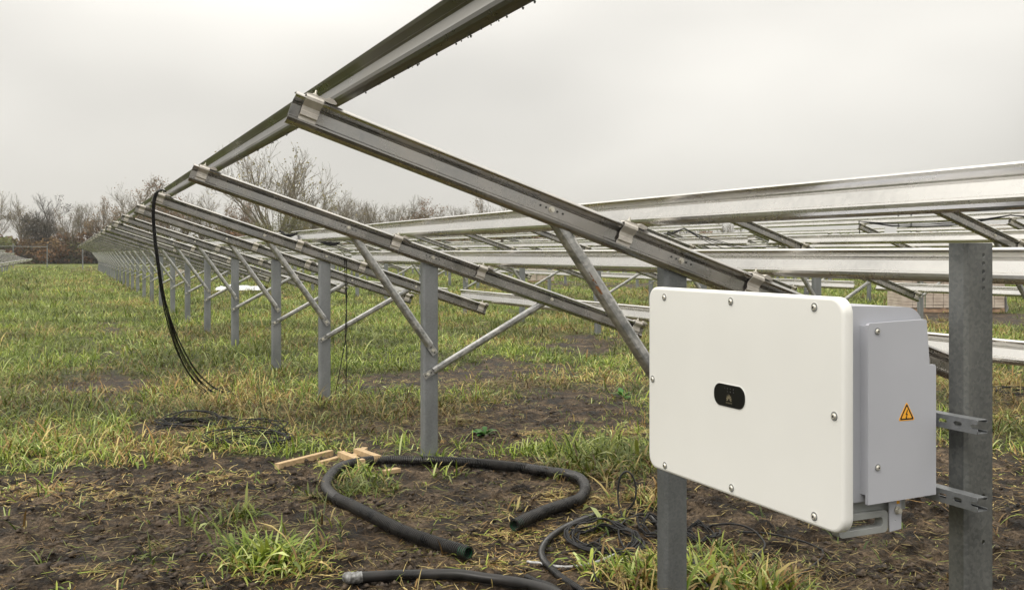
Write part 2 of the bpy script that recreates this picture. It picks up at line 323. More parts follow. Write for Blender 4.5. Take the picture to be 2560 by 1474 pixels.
# ------------------------------------------------------------------ ground
def ground_mat():
    m = bpy.data.materials.new('mud_and_turf'); m.use_nodes = True; t = m.node_tree; n = t.nodes.new; l = t.links.new; b = t.nodes['Principled BSDF']
    g = n('ShaderNodeNewGeometry'); vc = n('ShaderNodeVertexColor'); vc.layer_name = 'Col'; sp = n('ShaderNodeSeparateColor'); l(vc.outputs[0], sp.inputs[0])
    def noise(sc, det=5, ro=.55):
        q = n('ShaderNodeTexNoise'); q.inputs['Scale'].default_value = sc; q.inputs['Detail'].default_value = det; q.inputs['Roughness'].default_value = ro; l(g.outputs['Position'], q.inputs[0]); return q
    def ramp(src, pts):
        r = n('ShaderNodeValToRGB'); l(src, r.inputs[0]); e = r.color_ramp.elements
        while len(e) < len(pts): e.new(.5)
        for k, (p, c) in enumerate(pts): e[k].position = p; e[k].color = (*c, 1)
        return r
    n1 = noise(4.5, 12, .68); n2 = noise(16, 9, .66); n3 = noise(1.1, 4)
    mud = ramp(n1.outputs['Fac'], [(.34, (.005, .003, .0015)), (.45, (.018, .0115, .006)), (.53, (.060, .042, .026)), (.66, (.155, .115, .078))])
    th = ramp(n2.outputs['Fac'], [(.3, (.012, .013, .003)), (.5, (.032, .032, .008)), (.7, (.075, .056, .018))])
    fg = ramp(n3.outputs['Fac'], [(.3, (.060, .080, .010)), (.5, (.090, .110, .016)), (.7, (.125, .120, .024))])
    mxa = n('ShaderNodeMix'); mxa.data_type = 'RGBA'; l(sp.outputs[1], mxa.inputs['Factor']); l(th.outputs[0], mxa.inputs['A']); l(fg.outputs[0], mxa.inputs['B'])
    # ragged boundary between bare soil and turf
    ad = n('ShaderNodeMath'); ad.operation = 'ADD'; l(sp.outputs[0], ad.inputs[0])
    sb = n('ShaderNodeMath'); sb.operation = 'MULTIPLY_ADD'; sb.inputs[1].default_value = .9; sb.inputs[2].default_value = -.45; l(n2.outputs['Fac'], sb.inputs[0]); l(sb.outputs[0], ad.inputs[1])
    mr = n('ShaderNodeMapRange'); mr.inputs['From Min'].default_value = .32; mr.inputs['From Max'].default_value = .62; l(ad.outputs[0], mr.inputs['Value'])
    mx2 = n('ShaderNodeMix'); mx2.data_type = 'RGBA'; l(mr.outputs[0], mx2.inputs['Factor']); l(mxa.outputs['Result'], mx2.inputs['A']); l(mud.outputs[0], mx2.inputs['B'])
    l(mx2.outputs['Result'], b.inputs['Base Color']); b.inputs['Specular IOR Level'].default_value = .16
    rr = n('ShaderNodeMapRange'); rr.inputs['From Min'].default_value = .35; rr.inputs['From Max'].default_value = .65; rr.inputs['To Min'].default_value = .42; rr.inputs['To Max'].default_value = .85; l(n1.outputs['Fac'], rr.inputs['Value']); l(rr.outputs[0], b.inputs['Roughness'])
    n5 = noise(48, 5, .7); cr_ = n('ShaderNodeMapRange'); cr_.inputs['From Min'].default_value = .36; cr_.inputs['From Max'].default_value = .64; cr_.inputs['To Min'].default_value = .35; cr_.inputs['To Max'].default_value = 1.65; l(n5.outputs['Fac'], cr_.inputs['Value'])
    cv = n('ShaderNodeVectorMath'); cv.operation = 'SCALE'; l(mx2.outputs['Result'], cv.inputs[0]); l(cr_.outputs[0], cv.inputs['Scale']); l(cv.outputs[0], b.inputs['Base Color'])
    n4 = noise(38, 6, .65); h = n('ShaderNodeMath'); h.operation = 'MULTIPLY_ADD'; h.inputs[1].default_value = .35; l(n4.outputs['Fac'], h.inputs[0]); l(n2.outputs['Fac'], h.inputs[2])
    bp = n('ShaderNodeBump'); bp.inputs['Strength'].default_value = 1.0; bp.inputs['Distance'].default_value = .06; l(h.outputs[0], bp.inputs['Height']); l(bp.outputs[0], b.inputs['Normal'])
    return m
def build_ground():
    aF = np.linspace(-.66, .66, 430); aB = np.linspace(.66, 2*math.pi-.66, 60)[1:-1]; A = np.concatenate([aF, aB])   # fine wedge, coarse rest
    R = np.concatenate([[.25, .8, 1.6, 2.3], np.geomspace(2.8, 14, 560), np.geomspace(14.2, 60, 130), np.geomspace(63, 500, 36)])
    az = A+TH; X = np.outer(R, np.sin(az)); Y = np.outer(R, np.cos(az))
    Z = ground_z(X, Y); B = bare(X, Y)
    nR, nA = X.shape; V = np.stack([X, Y, Z], -1).reshape(-1, 3)
    i = np.arange(nR-1)[:, None]; j = np.arange(nA)[None, :]; j2 = (j+1) % nA
    Fq = np.stack([i*nA+j, i*nA+j2, (i+1)*nA+j2, (i+1)*nA+j], -1).reshape(-1, 4)[:, ::-1]
    far = sstep(9, 35, np.hypot(X, Y))
    C = np.stack([B, far, np.zeros_like(B), np.ones_like(B)], -1).reshape(-1, 4)
    c0 = len(V); V = np.vstack([V, [[0, 0, float(Z[0].mean())]]]); C = np.vstack([C, [[1, 0, 0, 1]]])
    ft = np.stack([np.full(nA, c0), (np.arange(nA)+1) % nA, np.arange(nA)], -1)
    o = npmesh('ground', V, Fq, ground_mat(), smooth=True, col=C, ft=ft); o['kind'] = 'structure'
build_ground()

# ------------------------------------------------------------------ grass (blades that lean and droop, many colours)
rs = np.random.RandomState(5)
PAL = np.array([[.050, .090, .010], [.105, .165, .016], [.215, .265, .035], [.36, .41, .16], [.37, .29, .11], [.21, .125, .040], [.10, .060, .020]])
def blades(x, y, z, Lb, Wb, lean, ci, seg=4, flat=None):
    n = len(x); az = rs.rand(n)*2*math.pi; tw = rs.rand(n)*math.pi
    t = np.linspace(0, 1, seg+1)[None, :]
    el0 = (math.pi/2)*(1-lean*.55); bend = lean*(1.2+1.6*rs.rand(n))
    ang = el0[:, None]-bend[:, None]*t**1.5                       # elevation angle along the blade
    if flat is not None: ang = np.where(flat[:, None], .10+.25*(rs.rand(n)[:, None]-.4)*(1-2*t), ang)
    ds = Lb[:, None]/seg
    hx = np.concatenate([np.zeros((n, 1)), np.cumsum(np.cos(ang[:, :-1])*ds, 1)], 1)
    hz = np.concatenate([np.zeros((n, 1)), np.cumsum(np.sin(ang[:, :-1])*ds, 1)], 1)
    hz = np.maximum(hz, -.004)
    wd = Wb[:, None]*np.clip(1.15*np.sin(math.pi*np.clip(t*.78+.17, 0, 1)), .02, 1)/2; wd[:, -1] = Wb*.04
    px = x[:, None]+hx*np.cos(az)[:, None]; py = y[:, None]+hx*np.sin(az)[:, None]; pz = z[:, None]+hz
    sxv = -np.sin(az+.5*(tw-1.5))[:, None]; syv = np.cos(az+.5*(tw-1.5))[:, None]; szv = .35*np.sin(tw*2)[:, None]
    Lf = np.stack([px-sxv*wd, py-syv*wd, pz-szv*wd], -1); Rt = np.stack([px+sxv*wd, py+syv*wd, pz+szv*wd], -1)
    V = np.stack([Lf, Rt], 2).reshape(n, -1, 3)                      # n, 2(seg+1), 3
    k = np.arange(seg); q = np.stack([2*k, 2*k+1, 2*k+3, 2*k+2], -1)
    Fq = (np.arange(n)[:, None, None]*2*(seg+1)+q[None]).reshape(-1, 4)
    base = PAL[ci]*(0.8+.4*rs.rand(n, 1))*(.62+.8*sstep(.32, .66, fbm(x, y, .8, 3, 123)))[:, None]*np.array([[1, 1, 1]])
    tipc = np.clip(t*1.3-.35, 0, 1)[..., None]*.2
    c = base[:, None, :]*(1-tipc)+PAL[4][None, None]*tipc*(ci < 5)[:, None, None]+base[:, None, :]*tipc*(ci >= 5)[:, None, None]
    c = np.repeat(c, 2, 1); C = np.concatenate([c, np.ones(c.shape[:2]+(1,))], -1)
    return V.reshape(-1, 3), Fq, C.reshape(-1, 4)
def polar_samples(n, d0, d1, p, half=.60):
    q = 2-p; u = rs.rand(n); r = (d0**q+u*(d1**q-d0**q))**(1/q); a = (rs.rand(n)*2-1)*half+TH+.0
    return r*np.sin(a), r*np.cos(a), r
def build_grass():
    VV, FF, CC = [], [], []; off = 0
    def put(V, Fq, C):
        nonlocal off
        VV.append(V); FF.append(Fq+off); CC.append(C); off += len(V)
    # tufts, each a handful of blades
    x, y, r = polar_samples(150000, 3.0, 125, 1.30)
    tx = [x]; ty = [y]; 
    for (a, b, rr_, s_) in TUFTS:
        k = int(26*s_*rr_*rr_/.06); an = rs.rand(k)*6.283; rad = rr_*.75*np.sqrt(rs.rand(k)); tx.append(a+rad*np.cos(an)); ty.append(b+rad*np.sin(an))
    x = np.concatenate(tx); y = np.concatenate(ty); r = np.hypot(x, y); d = depth(x, y)
    b = bare(x, y); cl = fbm(x, y, 2.6, 3, 55)
    keep = rs.rand(len(x)) < np.clip(1.25-1.45*b, .025, 1)*np.clip(.35+1.3*(cl-.25)/.5, .12, 1.3); x, y, r, b, cl = x[keep], y[keep], r[keep], b[keep], cl[keep]
    keep = (np.hypot(x-.0, y) > 2.6); x, y, r, b, cl = x[keep], y[keep], r[keep], b[keep], cl[keep]
    nb = 6; X = np.repeat(x, nb); Y = np.repeat(y, nb); R = np.repeat(r, nb); B = np.repeat(b, nb); CL = np.repeat(cl, nb)
    sp = .018+.035*rs.rand(len(X))*(1+R/14); a = rs.rand(len(X))*6.283; X = X+sp*np.cos(a); Y = Y+sp*np.sin(a)
    Z = ground_z(X, Y)-.006; n = len(X)
    left = sstep(.5, -1.5, X-.3)
    Lb = (.07+.155*rs.rand(n)**1.3)*(.75+.6*CL)*(1-.45*B)*(1+.25*left)*(1+.25*sstep(12, 40, R)); big = rs.rand(n) < .05; Lb = np.where(big, Lb*1.5, Lb)
    for (aa, bb, rr_, s_) in TUFTS[:8]: Lb = Lb*(1+.06*np.exp(-((X-aa)**2+(Y-bb)**2)/(rr_*rr_)))
    Wb = (.0036+.0062*rs.rand(n)**2)*(1+.05*np.maximum(R-5, 0))*(1+.5*big)
    for (aa, bb, rr_, s_) in TUFTS: Wb = Wb*(1+.5*np.exp(-((X-aa)**2+(Y-bb)**2)/(rr_*rr_))); lean = .35+.85*rs.rand(n)**.8
    dry = np.clip(.06+.75*(fbm(X, Y, .55, 3, 77)-.45)*2.2+.45*B, .03, .85)*(1-.35*left)
    u = rs.rand(n); gi = np.searchsorted([.26, .62, .88, 1.01], rs.rand(n)); di = 4+np.searchsorted([.5, .8, 1.01], rs.rand(n))
    ci = np.where(u < dry, di, gi)
    put(*blades(X, Y, Z, Lb, Wb, lean, ci))
    # short flat-lying litter of dead blades over soil and turf
    x, y, r = polar_samples(150000, 3.0, 26, 1.5)
    mx_ = []; my_ = []
    for (a, b_, r_) in MATS:
        g = G(a, b_); k = int(5200*r_*r_); an = rs.rand(k)*6.283; rad = r_*np.abs(rs.normal(size=k))*.6; mx_.append(g.x+rad*np.cos(an)*1.5); my_.append(g.y+rad*np.sin(an))
    mx_ = np.concatenate(mx_); my_ = np.concatenate(my_)
    b = bare(x, y); pn = fbm(x, y, 1.6, 3, 91); keep = rs.rand(len(x)) < np.clip((pn-.36)*3.4, .06, 1)*np.clip(1.3-.8*b, .2, 1); x, y = np.concatenate([x[keep], mx_]), np.concatenate([y[keep], my_]); r = np.hypot(x, y)
    n = len(x); ci = 4+np.searchsorted([.40, .75, 1.01], rs.rand(n)); ci = np.where(rs.rand(n) < .12, 2, ci)
    put(*blades(x, y, ground_z(x, y)+.004, .03+.09*rs.rand(n)**1.5, .0028+.003*rs.rand(n)+.0002*r, np.ones(n), ci, seg=2, flat=np.ones(n, bool)))
    V = np.concatenate(VV); Fq = np.concatenate(FF); C = np.concatenate(CC)
    print('grass blades verts', len(V))
    o = npmesh('grass', V, Fq, M_GRASS, col=C, smooth=True)
    tag(o, 'long green and straw coloured grass growing over the muddy field', 'grass', kind='stuff')
build_grass()
def build_crumbs():
    x, y, r = polar_samples(42000, 3.0, 11, 1.9); b = bare(x, y); pn = fbm(x, y, 1.9, 3, 17); k = rs.rand(len(x)) < np.clip((b-.3)*1.6, 0, 1)*np.clip((pn-.40)*5, .04, 1); x, y = x[k], y[k]; n = len(x)
    R_ = .004+.018*rs.rand(n)**3.2; c = np.stack([x, y, ground_z(x, y)+R_*.25], -1)
    o = np.array([[1, 0, 0], [.5, .87, 0], [-.5, .87, 0], [-1, 0, 0], [-.5, -.87, 0], [.5, -.87, 0], [0, 0, .8], [0, 0, -.5]])[None]*(.6+.8*rs.rand(n, 8, 1))
    V = c[:, None]+(o+.22*rs.normal(size=(n, 8, 3)))*R_[:, None, None]
    ft = np.array([[i, (i+1) % 6, 6] for i in range(6)]+[[(i+1) % 6, i, 7] for i in range(6)])[None]+8*np.arange(n)[:, None, None]
    q = npmesh('soil_crumbs', V.reshape(-1, 3), None, mat('crumbly_soil', (.010, .006, .0035), .8, 0, (.085, .06, .038), 18), ft=ft.reshape(-1, 3)); tag(q, 'small crumbs of wet soil scattered over the bare mud', 'soil crumbs', kind='stuff')
build_crumbs()

# ------------------------------------------------------------------ mounting tables
AL = .3234; ca, sa = math.cos(AL), math.sin(AL)
RX, RZ, SA, SB = .846, 2.130, 1.471, .7255             # rafter: position of the top clamp, spacing of the purlins along it
OFF = [0, SA, SA+SB, 2*SA+SB]; RLEN = 2*SA+SB+.15
DR = Vector((ca, 0, -sa)); UPN = Vector((sa, 0, ca)); PX = 2.53
PROF = [(-.018, .061), (.022, .061), (.034, .052), (.035, .048), (.027, .040), (.006, .027), (.009, .022), (.001, .017), (.001, -.026), (.007, -.029), (.0115, -.033), (.0115, -.040), (.006, -.051), (-.003, -.059), (-.012, -.0605), (-.032, -.0600)]
TH_PROF = thin(PROF, -.0028)
def make_rafter():
    m = MB(); o0 = Vector((RX, 0, RZ))-DR*.075
    m.ext(TH_PROF, o0, DR, (0, -1, 0), UPN, RLEN, 0)
    for s in (( 1.885-RX)/ca, (2.54-RX)/ca, (3.548-RX)/ca):       # bolt row: a hex bolt between flat dark discs that paint the shade of holes
        for k in (-2, -1, 1, 2):
            c = Vector((RX, -.0015, RZ))+DR*(s+k*.028); m.cyl(c, c+Vector((0, -.0012, 0)), .0048, 10, 2)
        c = Vector((RX, 0, RZ))+DR*s; m.cyl(c, c+Vector((0, -.004, 0)), .014, 14, 1); m.cyl(c, c+Vector((0, -.013, 0)), .0095, 6, 1, smooth=False)
    return m.build('rafter', [M_RAFT, M_BOLT, M_HOLE])
def make_clamp(i):
    m = MB(); c = Vector((RX, 0, RZ))+DR*OFF[i]
    pl = [(.026, .066), (.038, .054), (.038, .047), (.014, .022), (.012, .004), (.018, .000), (.018, -.014), (.008, -.020), (.008, -.034)]
    m.ext(thin(pl, .003), c-DR*.036, DR, (0, -1, 0), UPN, .070)
    t = [(-.040, .0625), (.060, .0625), (.082, .066), (.084, .072), (.070, .081), (.048, .083), (.036, .073), (-.02, .073), (-.036, .069)]
    m.ext(t, c+Vector((0, -.030, 0)), (0, 1, 0), DR, UPN, .036)
    b = c+DR*-.002+UPN*.073+Vector((0, -.005, 0)); m.cyl(b, b+UPN*.008, .010, 6, 1, smooth=False); m.cyl(b, b+UPN*.022, .0045, 8, 1)
    return m.build('purlin_clamp', [M_CLAMP, M_BOLT])
def c_brace(a, b, w, dep, open_back=True):
    """channel brace between two bolts, in the plane of the frame, with flattened bolted ends"""
    m = MB(); a = Vector(a); b = Vector(b); ax = (b-a).normalized(); v = ax.cross(Vector((0, 1, 0))).normalized()
    if v.z < 0: v = -v
    h = w/2
    pl = [(0, h), (.55*dep, h), (dep*.88, h*.86), (dep, h*.60), (dep, -h*.15), (dep*.93, -h*.45), (.62*dep, -h*.85), (.2*dep, -h), (0, -h)]
    e = .05; L0 = (b-a).length
    m.ext(thin(pl, .0025), a+ax*e, ax, (0, -1, 0), v, L0-2*e, 0, False)
    for s in (-.035, L0-e-.001):
        m.ext([(0, -h*.95), (.006, -h*.95), (.006, h*.95), (0, h*.95)], a+ax*s, ax, (0, -1, 0), v, .086, 0)
    for s, q in ((0, 1), (.028, 2), (-.022, 2)):
        c = a+ax*s
        if q == 1: m.cyl(c+Vector((0, -.006, 0)), c+Vector((0, -.010, 0)), .013, 14, 1); m.cyl(c+Vector((0, -.006, 0)), c+Vector((0, -.019, 0)), .009, 6, 1, smooth=False)
        else: m.cyl(c+Vector((0, -.006, 0)), c+Vector((0, -.0072, 0)), .0058, 10, 2)
    return m
POSTP = [(.045, .060), (.058, .050), (.058, .012), (.050, .0), (-.046, .0), (-.058, .010), (-.058, .066), (-.050, .074), (-.038, .074)]
def make_post(top, mt, name='post', holes=None):
    m = MB(); m.ext(thin(POSTP, .0035), Vector((PX, .020, -.35)), (0, 0, 1), (1, 0, 0), (0, 1, 0), top+.35)
    return m.build(name, mt)
def shade_post(o, mt, label):
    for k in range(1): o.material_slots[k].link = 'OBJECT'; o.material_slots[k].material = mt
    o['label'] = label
R0 = make_rafter(); CL = [make_clamp(i) for i in range(4)]
FB = c_brace((PX+.01, .006, .857), (1.885, .044, 1.786), .056, .030).build('front_brace', [M_BRACE, M_BOLT, M_HOLE])
RB = c_brace((PX-.03, .004, .677), (3.548, .034, 1.229), .050, .020).build('rear_brace', [M_BRACE, M_BOLT, M_HOLE])
P0 = make_post(RZ-(PX-RX)*math.tan(AL)+.035, M_POST)
# the nearest front brace carries a rust patch
rm = MB()
PROTO = [R0, FB, RB, P0]+CL
def inst(o, parent, y, x=0, z=0):
    c = o.copy(); COL.objects.link(c); c.parent = parent; c.location = (x, y, z); return c
def purlin(y0, y1, i, parent, drops=False, shaded=False):
    m = MB(); c = Vector((RX, 0, RZ))+DR*(OFF[i]+.0)+UPN*.1245; c.x += .095; c.z += .002
    m.ext(TH_PROF, Vector((c.x, y0, c.z)), (0, 1, 0), (-ca, 0, sa), UPN, y1-y0)
    if drops:
        yy = .9
        while yy < 6.2:
            yy += rnd.choice([.015, .02, .03, .05, .09, .16])
            for u in (-.024, -.031):
                if rnd.random() < .55:
                    q = Vector((c.x, yy, c.z))+Vector((-ca, 0, sa))*u+UPN*-.0625; r = .0017+.0022*rnd.random()
                    m.cyl(q, q+Vector((0, 0, -r*1.6)), r, 7, 1, r2=r*.6)
    return m.build('purlin', [M_PURLD if drops == 1 or (shaded and i == 0) else M_PURL, M_DROP], parent)
M_DROP = mat('water_drop', (.10, .10, .09), .05, 0)
def table(frames, y0, y1, xo, label, group, zo=0, clamps=lambda y: (0, 1, 2, 3), drops=False, shaded=False):
    yb = frames[0]
    t = empty('mounting_table', (xo+PX, yb, zo), label, 'solar mounting frame', group)
    lx = -PX
    for y in frames:
        r = inst(R0, t, y-yb, lx)
        for i in clamps(y): inst(CL[i], r, 0)
        inst(P0, t, y-yb, lx); inst(FB, t, y-yb, lx); inst(RB, t, y-yb, lx)
    for i in range(4):
        p = purlin(y0+rnd.uniform(-.03, .03), y1+rnd.uniform(-.03, .03), i, t, drops and i == 0, shaded); p.location = (lx, -yb, 0)
    return t
GR = 'bare steel mounting tables standing in rows'
FR = [3.802, 7.152, 10.558, 13.275, 16.82]+[16.82+3.56*k for k in range(1, 23)]
table(FR[0:3], -.7, 11.50, 0, 'nearest steel mounting table, its high end crossing the sky above the white inverter', GR, drops=True, shaded=True)
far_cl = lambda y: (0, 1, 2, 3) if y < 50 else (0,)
table(FR[3:11], 11.96, FR[10]+.9, 0, 'second mounting table of the first row, beyond the hanging black cable bundle', GR, clamps=far_cl, shaded=True)
table(FR[11:19], FR[10]+1.35, FR[18]+.9, 0, 'third mounting table along the first row, seen at a sharp angle', GR, clamps=far_cl)
table(FR[19:], FR[18]+1.35, FR[-1]+.9, 0, 'farthest mounting table of the first row, by the far end post of the field', GR, clamps=far_cl)
ordn = ['second', 'third', 'fourth', 'fifth', 'sixth', 'seventh']
for k, nm in enumerate(ordn):
    xo = 7.0*(k+1); dy = [.30, -1.15, .5, -.6, .2, -.3][k]
    near = [y+dy for y in FR if y < (12 if k == 0 else 22)]; mid = [y+dy for y in FR if (12 if k == 0 else 22) <= y < 52]; end = [y+dy for y in FR if y >= 52]
    if k > 0: near = [near[0]-6.9+3.4*0, near[0]-3.45]+near if k < 3 else near
    cl = (lambda y: (0, 1, 2, 3)) if k < 2 else (lambda y: ())
    z = (0, 0, .03, .02, .05, .05)[k]
    table(near, near[0]-1.3, near[-1]+.9, xo, 'nearest mounting table of the %s row behind the inverter' % nm, GR, z, clamps=cl)
    table(mid, near[-1]+1.38, mid[-1]+.9, xo, 'middle mounting table of the %s row counted from the inverter' % nm, GR, z, clamps=lambda y, k=k: (0, 1, 2, 3) if k == 0 and y < 30 else ())
    table(end, mid[-1]+1.35, end[-1]+.9, xo, 'far mounting table of the %s row towards the treeline' % nm, GR, z, clamps=lambda y: ())
ly = [24+3.56*k for k in range(21)]
table(ly[:10], ly[0]-1, ly[9]+.9, -7.25, 'nearer mounting table of the row to the left, cut by the left picture edge', GR, clamps=lambda y: ())
table(ly[10:], ly[9]+1.35, ly[-1]+.9, -7.25, 'low mounting table at the far left edge, its lower rail towards the grass', GR, clamps=lambda y: (3,))
M_POSTM = galv('shade_toned_post', (.10, .108, .11), (.19, .20, .205), .5, .5, .45, stretch=(1, 1, .35), vs=120)  # darker copy of the post zinc, shade by the inverter put into colour
shade_post(min((o for o in bpy.data.objects if o.name.startswith('post') and o.parent and o.parent.name == 'mounting_table'), key=lambda o: o.location.y), M_POSTM, 'darker post, shade in its colour, carrying the far end of the inverter')
# rust patch on the nearest brace
nearest = [o for o in bpy.data.objects if o.name.startswith('front_brace') and o.parent and o.parent.name == 'mounting_table'][0]
nearest['label'] = 'galvanised brace with a rusty patch near its upper end'
rm = MB(); a = Vector((PX+.01, .006, .857)); b = Vector((1.885, .044, 1.786)); ax = (b-a).normalized(); vv = ax.cross(Vector((0, 1, 0))).normalized()
LB = (b-a).length
for k in range(46):
    big_ = k < 26; s = LB*(.635+.010*rnd.gauss(0, 1)) if big_ else LB*(.68+.028*rnd.gauss(0, 1)); hh = rnd.gauss(.001, .006) if big_ else rnd.gauss(.006, .003); r = rnd.uniform(.004, .011) if big_ else rnd.uniform(.0015, .0055)
    c = a+ax*s+vv*hh+Vector((0, -.0308, 0)); n = 7; vs = [c+(ax*math.cos(6.283*i/n)*1.5+vv*math.sin(6.283*i/n))*r*rnd.uniform(.6, 1.2) for i in range(n)]
    vs = [v+Vector((0, -.0002-.00003*k, 0)) for v in vs]
    rm.add(vs, [tuple(range(n))])
ro = rm.build('rust_patch', M_RUST, nearest)
for o in PROTO: bpy.data.objects.remove(o)

# ------------------------------------------------------------------ inverter post with holes, rails
PR = Vector((PX-.002, 2.172, 0)); PT = 1.627
pr = empty('inverter_post', (PR.x, PR.y, 0), 'dark galvanised post with a column of holes, right of the inverter', 'steel post')
m = MB()
side = [(.050, .0), (.056, .008), (.056, .060), (.048, .066), (.040, .066)]
m.ext(thin(side, .0035), Vector((0, 0, -.35)), (0, 0, 1), (1, 0, 0), (0, 1, 0), PT+.35)
side2 = [(-.050, .0), (-.061, .009), (-.062, .062), (-.054, .070), (-.040, .070)]
m.ext(thin(side2, -.0035), Vector((0, 0, -.35)), (0, 0, 1), (1, 0, 0), (0, 1, 0), PT+.35)
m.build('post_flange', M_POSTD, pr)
hz_ = [1.590, 1.565, 1.540, 1.515, 1.490, .86, .72, .55]
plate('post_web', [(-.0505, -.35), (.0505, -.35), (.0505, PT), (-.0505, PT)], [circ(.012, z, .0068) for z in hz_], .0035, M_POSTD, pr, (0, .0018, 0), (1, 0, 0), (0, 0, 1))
def rail(zt, label):
    y0 = 2.075; y1 = 3.83; x = 2.402
    r = empty('mounting_rail', (x, y0, zt), label, 'steel rail', 'channel rails carrying the inverter')
    L0 = y1-y0; slots = []; s = .055
    slots.append(rrect(-.002, .030, -.0235, -.0135, .0045, 4)) if False else None
    while s < L0-.05: slots.append(rrect(s, s+.030, -.0265, -.0135, .0064, 5)); s += .055
    slots = [q for q in slots if q]
    out = [(0, 0), (L0, 0), (L0, -.041), (0, -.041), (0, -.0265), (.018, -.0265), (.024, -.0235), (.026, -.020), (.024, -.0165), (.018, -.0135), (0, -.0135)]
    out = [(0, -.041), (L0, -.041), (L0, 0), (0, 0), (0, -.0135), (.018, -.0135), (.024, -.0165), (.026, -.020), (.024, -.0235), (.018, -.0265), (0, -.0265)]
    plate('rail_web', out, slots, .0025, M_POST, r, (.00125, 0, 0), (0, 1, 0), (0, 0, 1))
    f = MB()
    f.ext(thin([(.0026, 0), (.041, 0), (.041, -.009), (.037, -.009)], -.0022), (0, 0, 0), (0, 1, 0), (1, 0, 0), (0, 0, 1), L0)
    f.ext(thin([(.0026, -.041), (.041, -.041), (.041, -.032), (.037, -.032)], .0022), (0, 0, 0), (0, 1, 0), (1, 0, 0), (0, 0, 1), L0)
    f.build('rail_flange', M_POST, r)
rail(1.113, 'upper slotted steel rail between the inverter and the dark post')
rail(.888, 'lower slotted steel rail between the inverter and the dark post')

# ------------------------------------------------------------------ inverter
IX, IY0, IY1, IZ0, IZ1 = 2.0, 2.180, 3.212, .795, 1.470
inv = empty('inverter', (IX+.2, (IY0+IY1)/2, IZ0), 'white rounded solar inverter box mounted on rails in front of two posts', 'inverter')
io = inv.location.copy()
SC = 2.200/2.168
MS = Matrix.Translation((0, 0, CH)) @ Matrix.Scale(SC, 4) @ Matrix.Translation((0, 0, -CH))
def fin(o):
    if o.name.split('.')[0] in ('side_cover', 'warning_sticker', 'sticker_border', 'sticker_bolt_symbol', 'carry_handle', 'handle_mount', 'earthing_plate', 'earthing_bolt', 'earth_label', 'hook_bracket', 'side_screw'): o.data.transform(MS)   # sized for the plane of the side cover
    o.parent = inv; o.location = o.location-io; return o
def loft(rings, mats, name, capf=True, capb=True, mat=0, ax='X'):
    """rings: list of (x, outline[(y,z)])"""
    m = MB(); n = len(rings[0][1]); vs = []
    for x, ol in rings: vs += [(x, p[0], p[1]) for p in ol]
    fs = [(i*n+k, i*n+(k+1) % n, (i+1)*n+(k+1) % n, (i+1)*n+k) for i in range(len(rings)-1) for k in range(n)]
    m.add(vs, fs, 0, True)
    if capf: m.add(vs[:n], [tuple(range(n))])
    if capb: m.add(vs[-n:], [tuple(range(n))])
    return fin(m.build(name, mats))
def rr_in(ins, r=.048): return rrect(IY0+ins, IY1-ins, IZ0+ins, IZ1-ins, r-ins*.6, 8)
loft([(IX, rr_in(.010)), (IX+.0008, rr_in(.006)), (IX+.003, rr_in(.0025)), (IX+.007, rr_in(.0004)), (IX+.011, rr_in(0)), (IX+.034, rr_in(0)), (IX+.037, rr_in(.002)), (IX+.037, rr_in(.03))], M_PANEL, 'front_cover')
# heat-sink body behind the cover: rounded toward the rear at the top
bp = [(IX+.037, IZ0+.075), (IX+.33, IZ0+.075), (IX+.362, IZ0+.10)]+[(IX+.362-.07*(1-math.cos(t)), IZ1-.105+.07*math.sin(t)) for t in [math.pi/2*i/8 for i in range(9)]]+[(IX+.037, IZ1-.026)]
m = MB(); m.ext(bp, (0, IY0+.055, 0), (0, 1, 0), (1, 0, 0), (0, 0, 1), IY1-IY0-.11); body = fin(m.build('body', M_GREY))
m = MB(); m.box((IX+.18, (IY0+IY1)/2, IZ0+.055), (.26, .88, .05)); fin(m.build('body_base', M_GREY2))
# wiring-box cover on the near side, with its stepped rear edge
YC = 2.168
oc = [(2.080, .880), (2.341, .885), (2.341, 1.262), (2.337, 1.268), (2.316, 1.268), (2.304, 1.398), (2.300, 1.402), (2.086, 1.396), (2.080, 1.390)]
m = MB(); m.ext([(p[0], p[1]) for p in oc], (0, YC, 0), (0, 1, 0), (1, 0, 0), (0, 0, 1), .012)
ins = [(2.083, .905), (2.335, .900), (2.335, 1.255), (2.31, 1.26), (2.298, 1.385), (2.083, 1.388)]
m.ext(ins, (0, YC+.012, 0), (0, 1, 0), (1, 0, 0), (0, 0, 1), .055); side_c = fin(m.build('side_cover', M_GREY))
def screw(c, nrm, name='screw', r=.0098):
    c = Vector(c); nrm = Vector(nrm); m = MB()
    m.cyl(c, c+nrm*.0006, r*1.62, 20, 2); m.cyl(c, c+nrm*.0010, r*1.36, 20, 3); m.cyl(c, c+nrm*.0018, r*1.18, 18, 1); m.cyl(c, c+nrm*.0062, r, 16, 0, r2=r*.66)  # dark ring paints the shadow of a recess that is not modelled
    m.cyl(c+nrm*.0062, c+nrm*.0066, r*.42, 6, 3)
    return fin(m.build(name, [M_BOLT, M_GREY2, M_PANEL if nrm.x else M_GREY, M_HOLE]))
def on_front(px, py):
    k = (px-1280)/F_PX; y = IX*(cs-k*sn)/(k*cs+sn); d = depth(IX, y); return y, CH-(py-HY)*d/F_PX
for (px, py) in ((1661, 743), (1827, 753.5), (2036, 768), (1632, 947), (2086, 1040), (1662.5, 1163), (1829, 1219), (2036, 1290)):
    y, z = on_front(px, py); screw((IX-.0002, y, z), (-1, 0, 0))
for (px, py) in ((2193, 828), (2194, 1168)):
    k = (px-1280)/F_PX; x = YC*(k*cs+sn)/(cs-k*sn); d = depth(x, YC); screw((x, YC-.0002, CH-(py-HY)*d/F_PX), (0, -1, 0), 'side_screw', r=.0075)
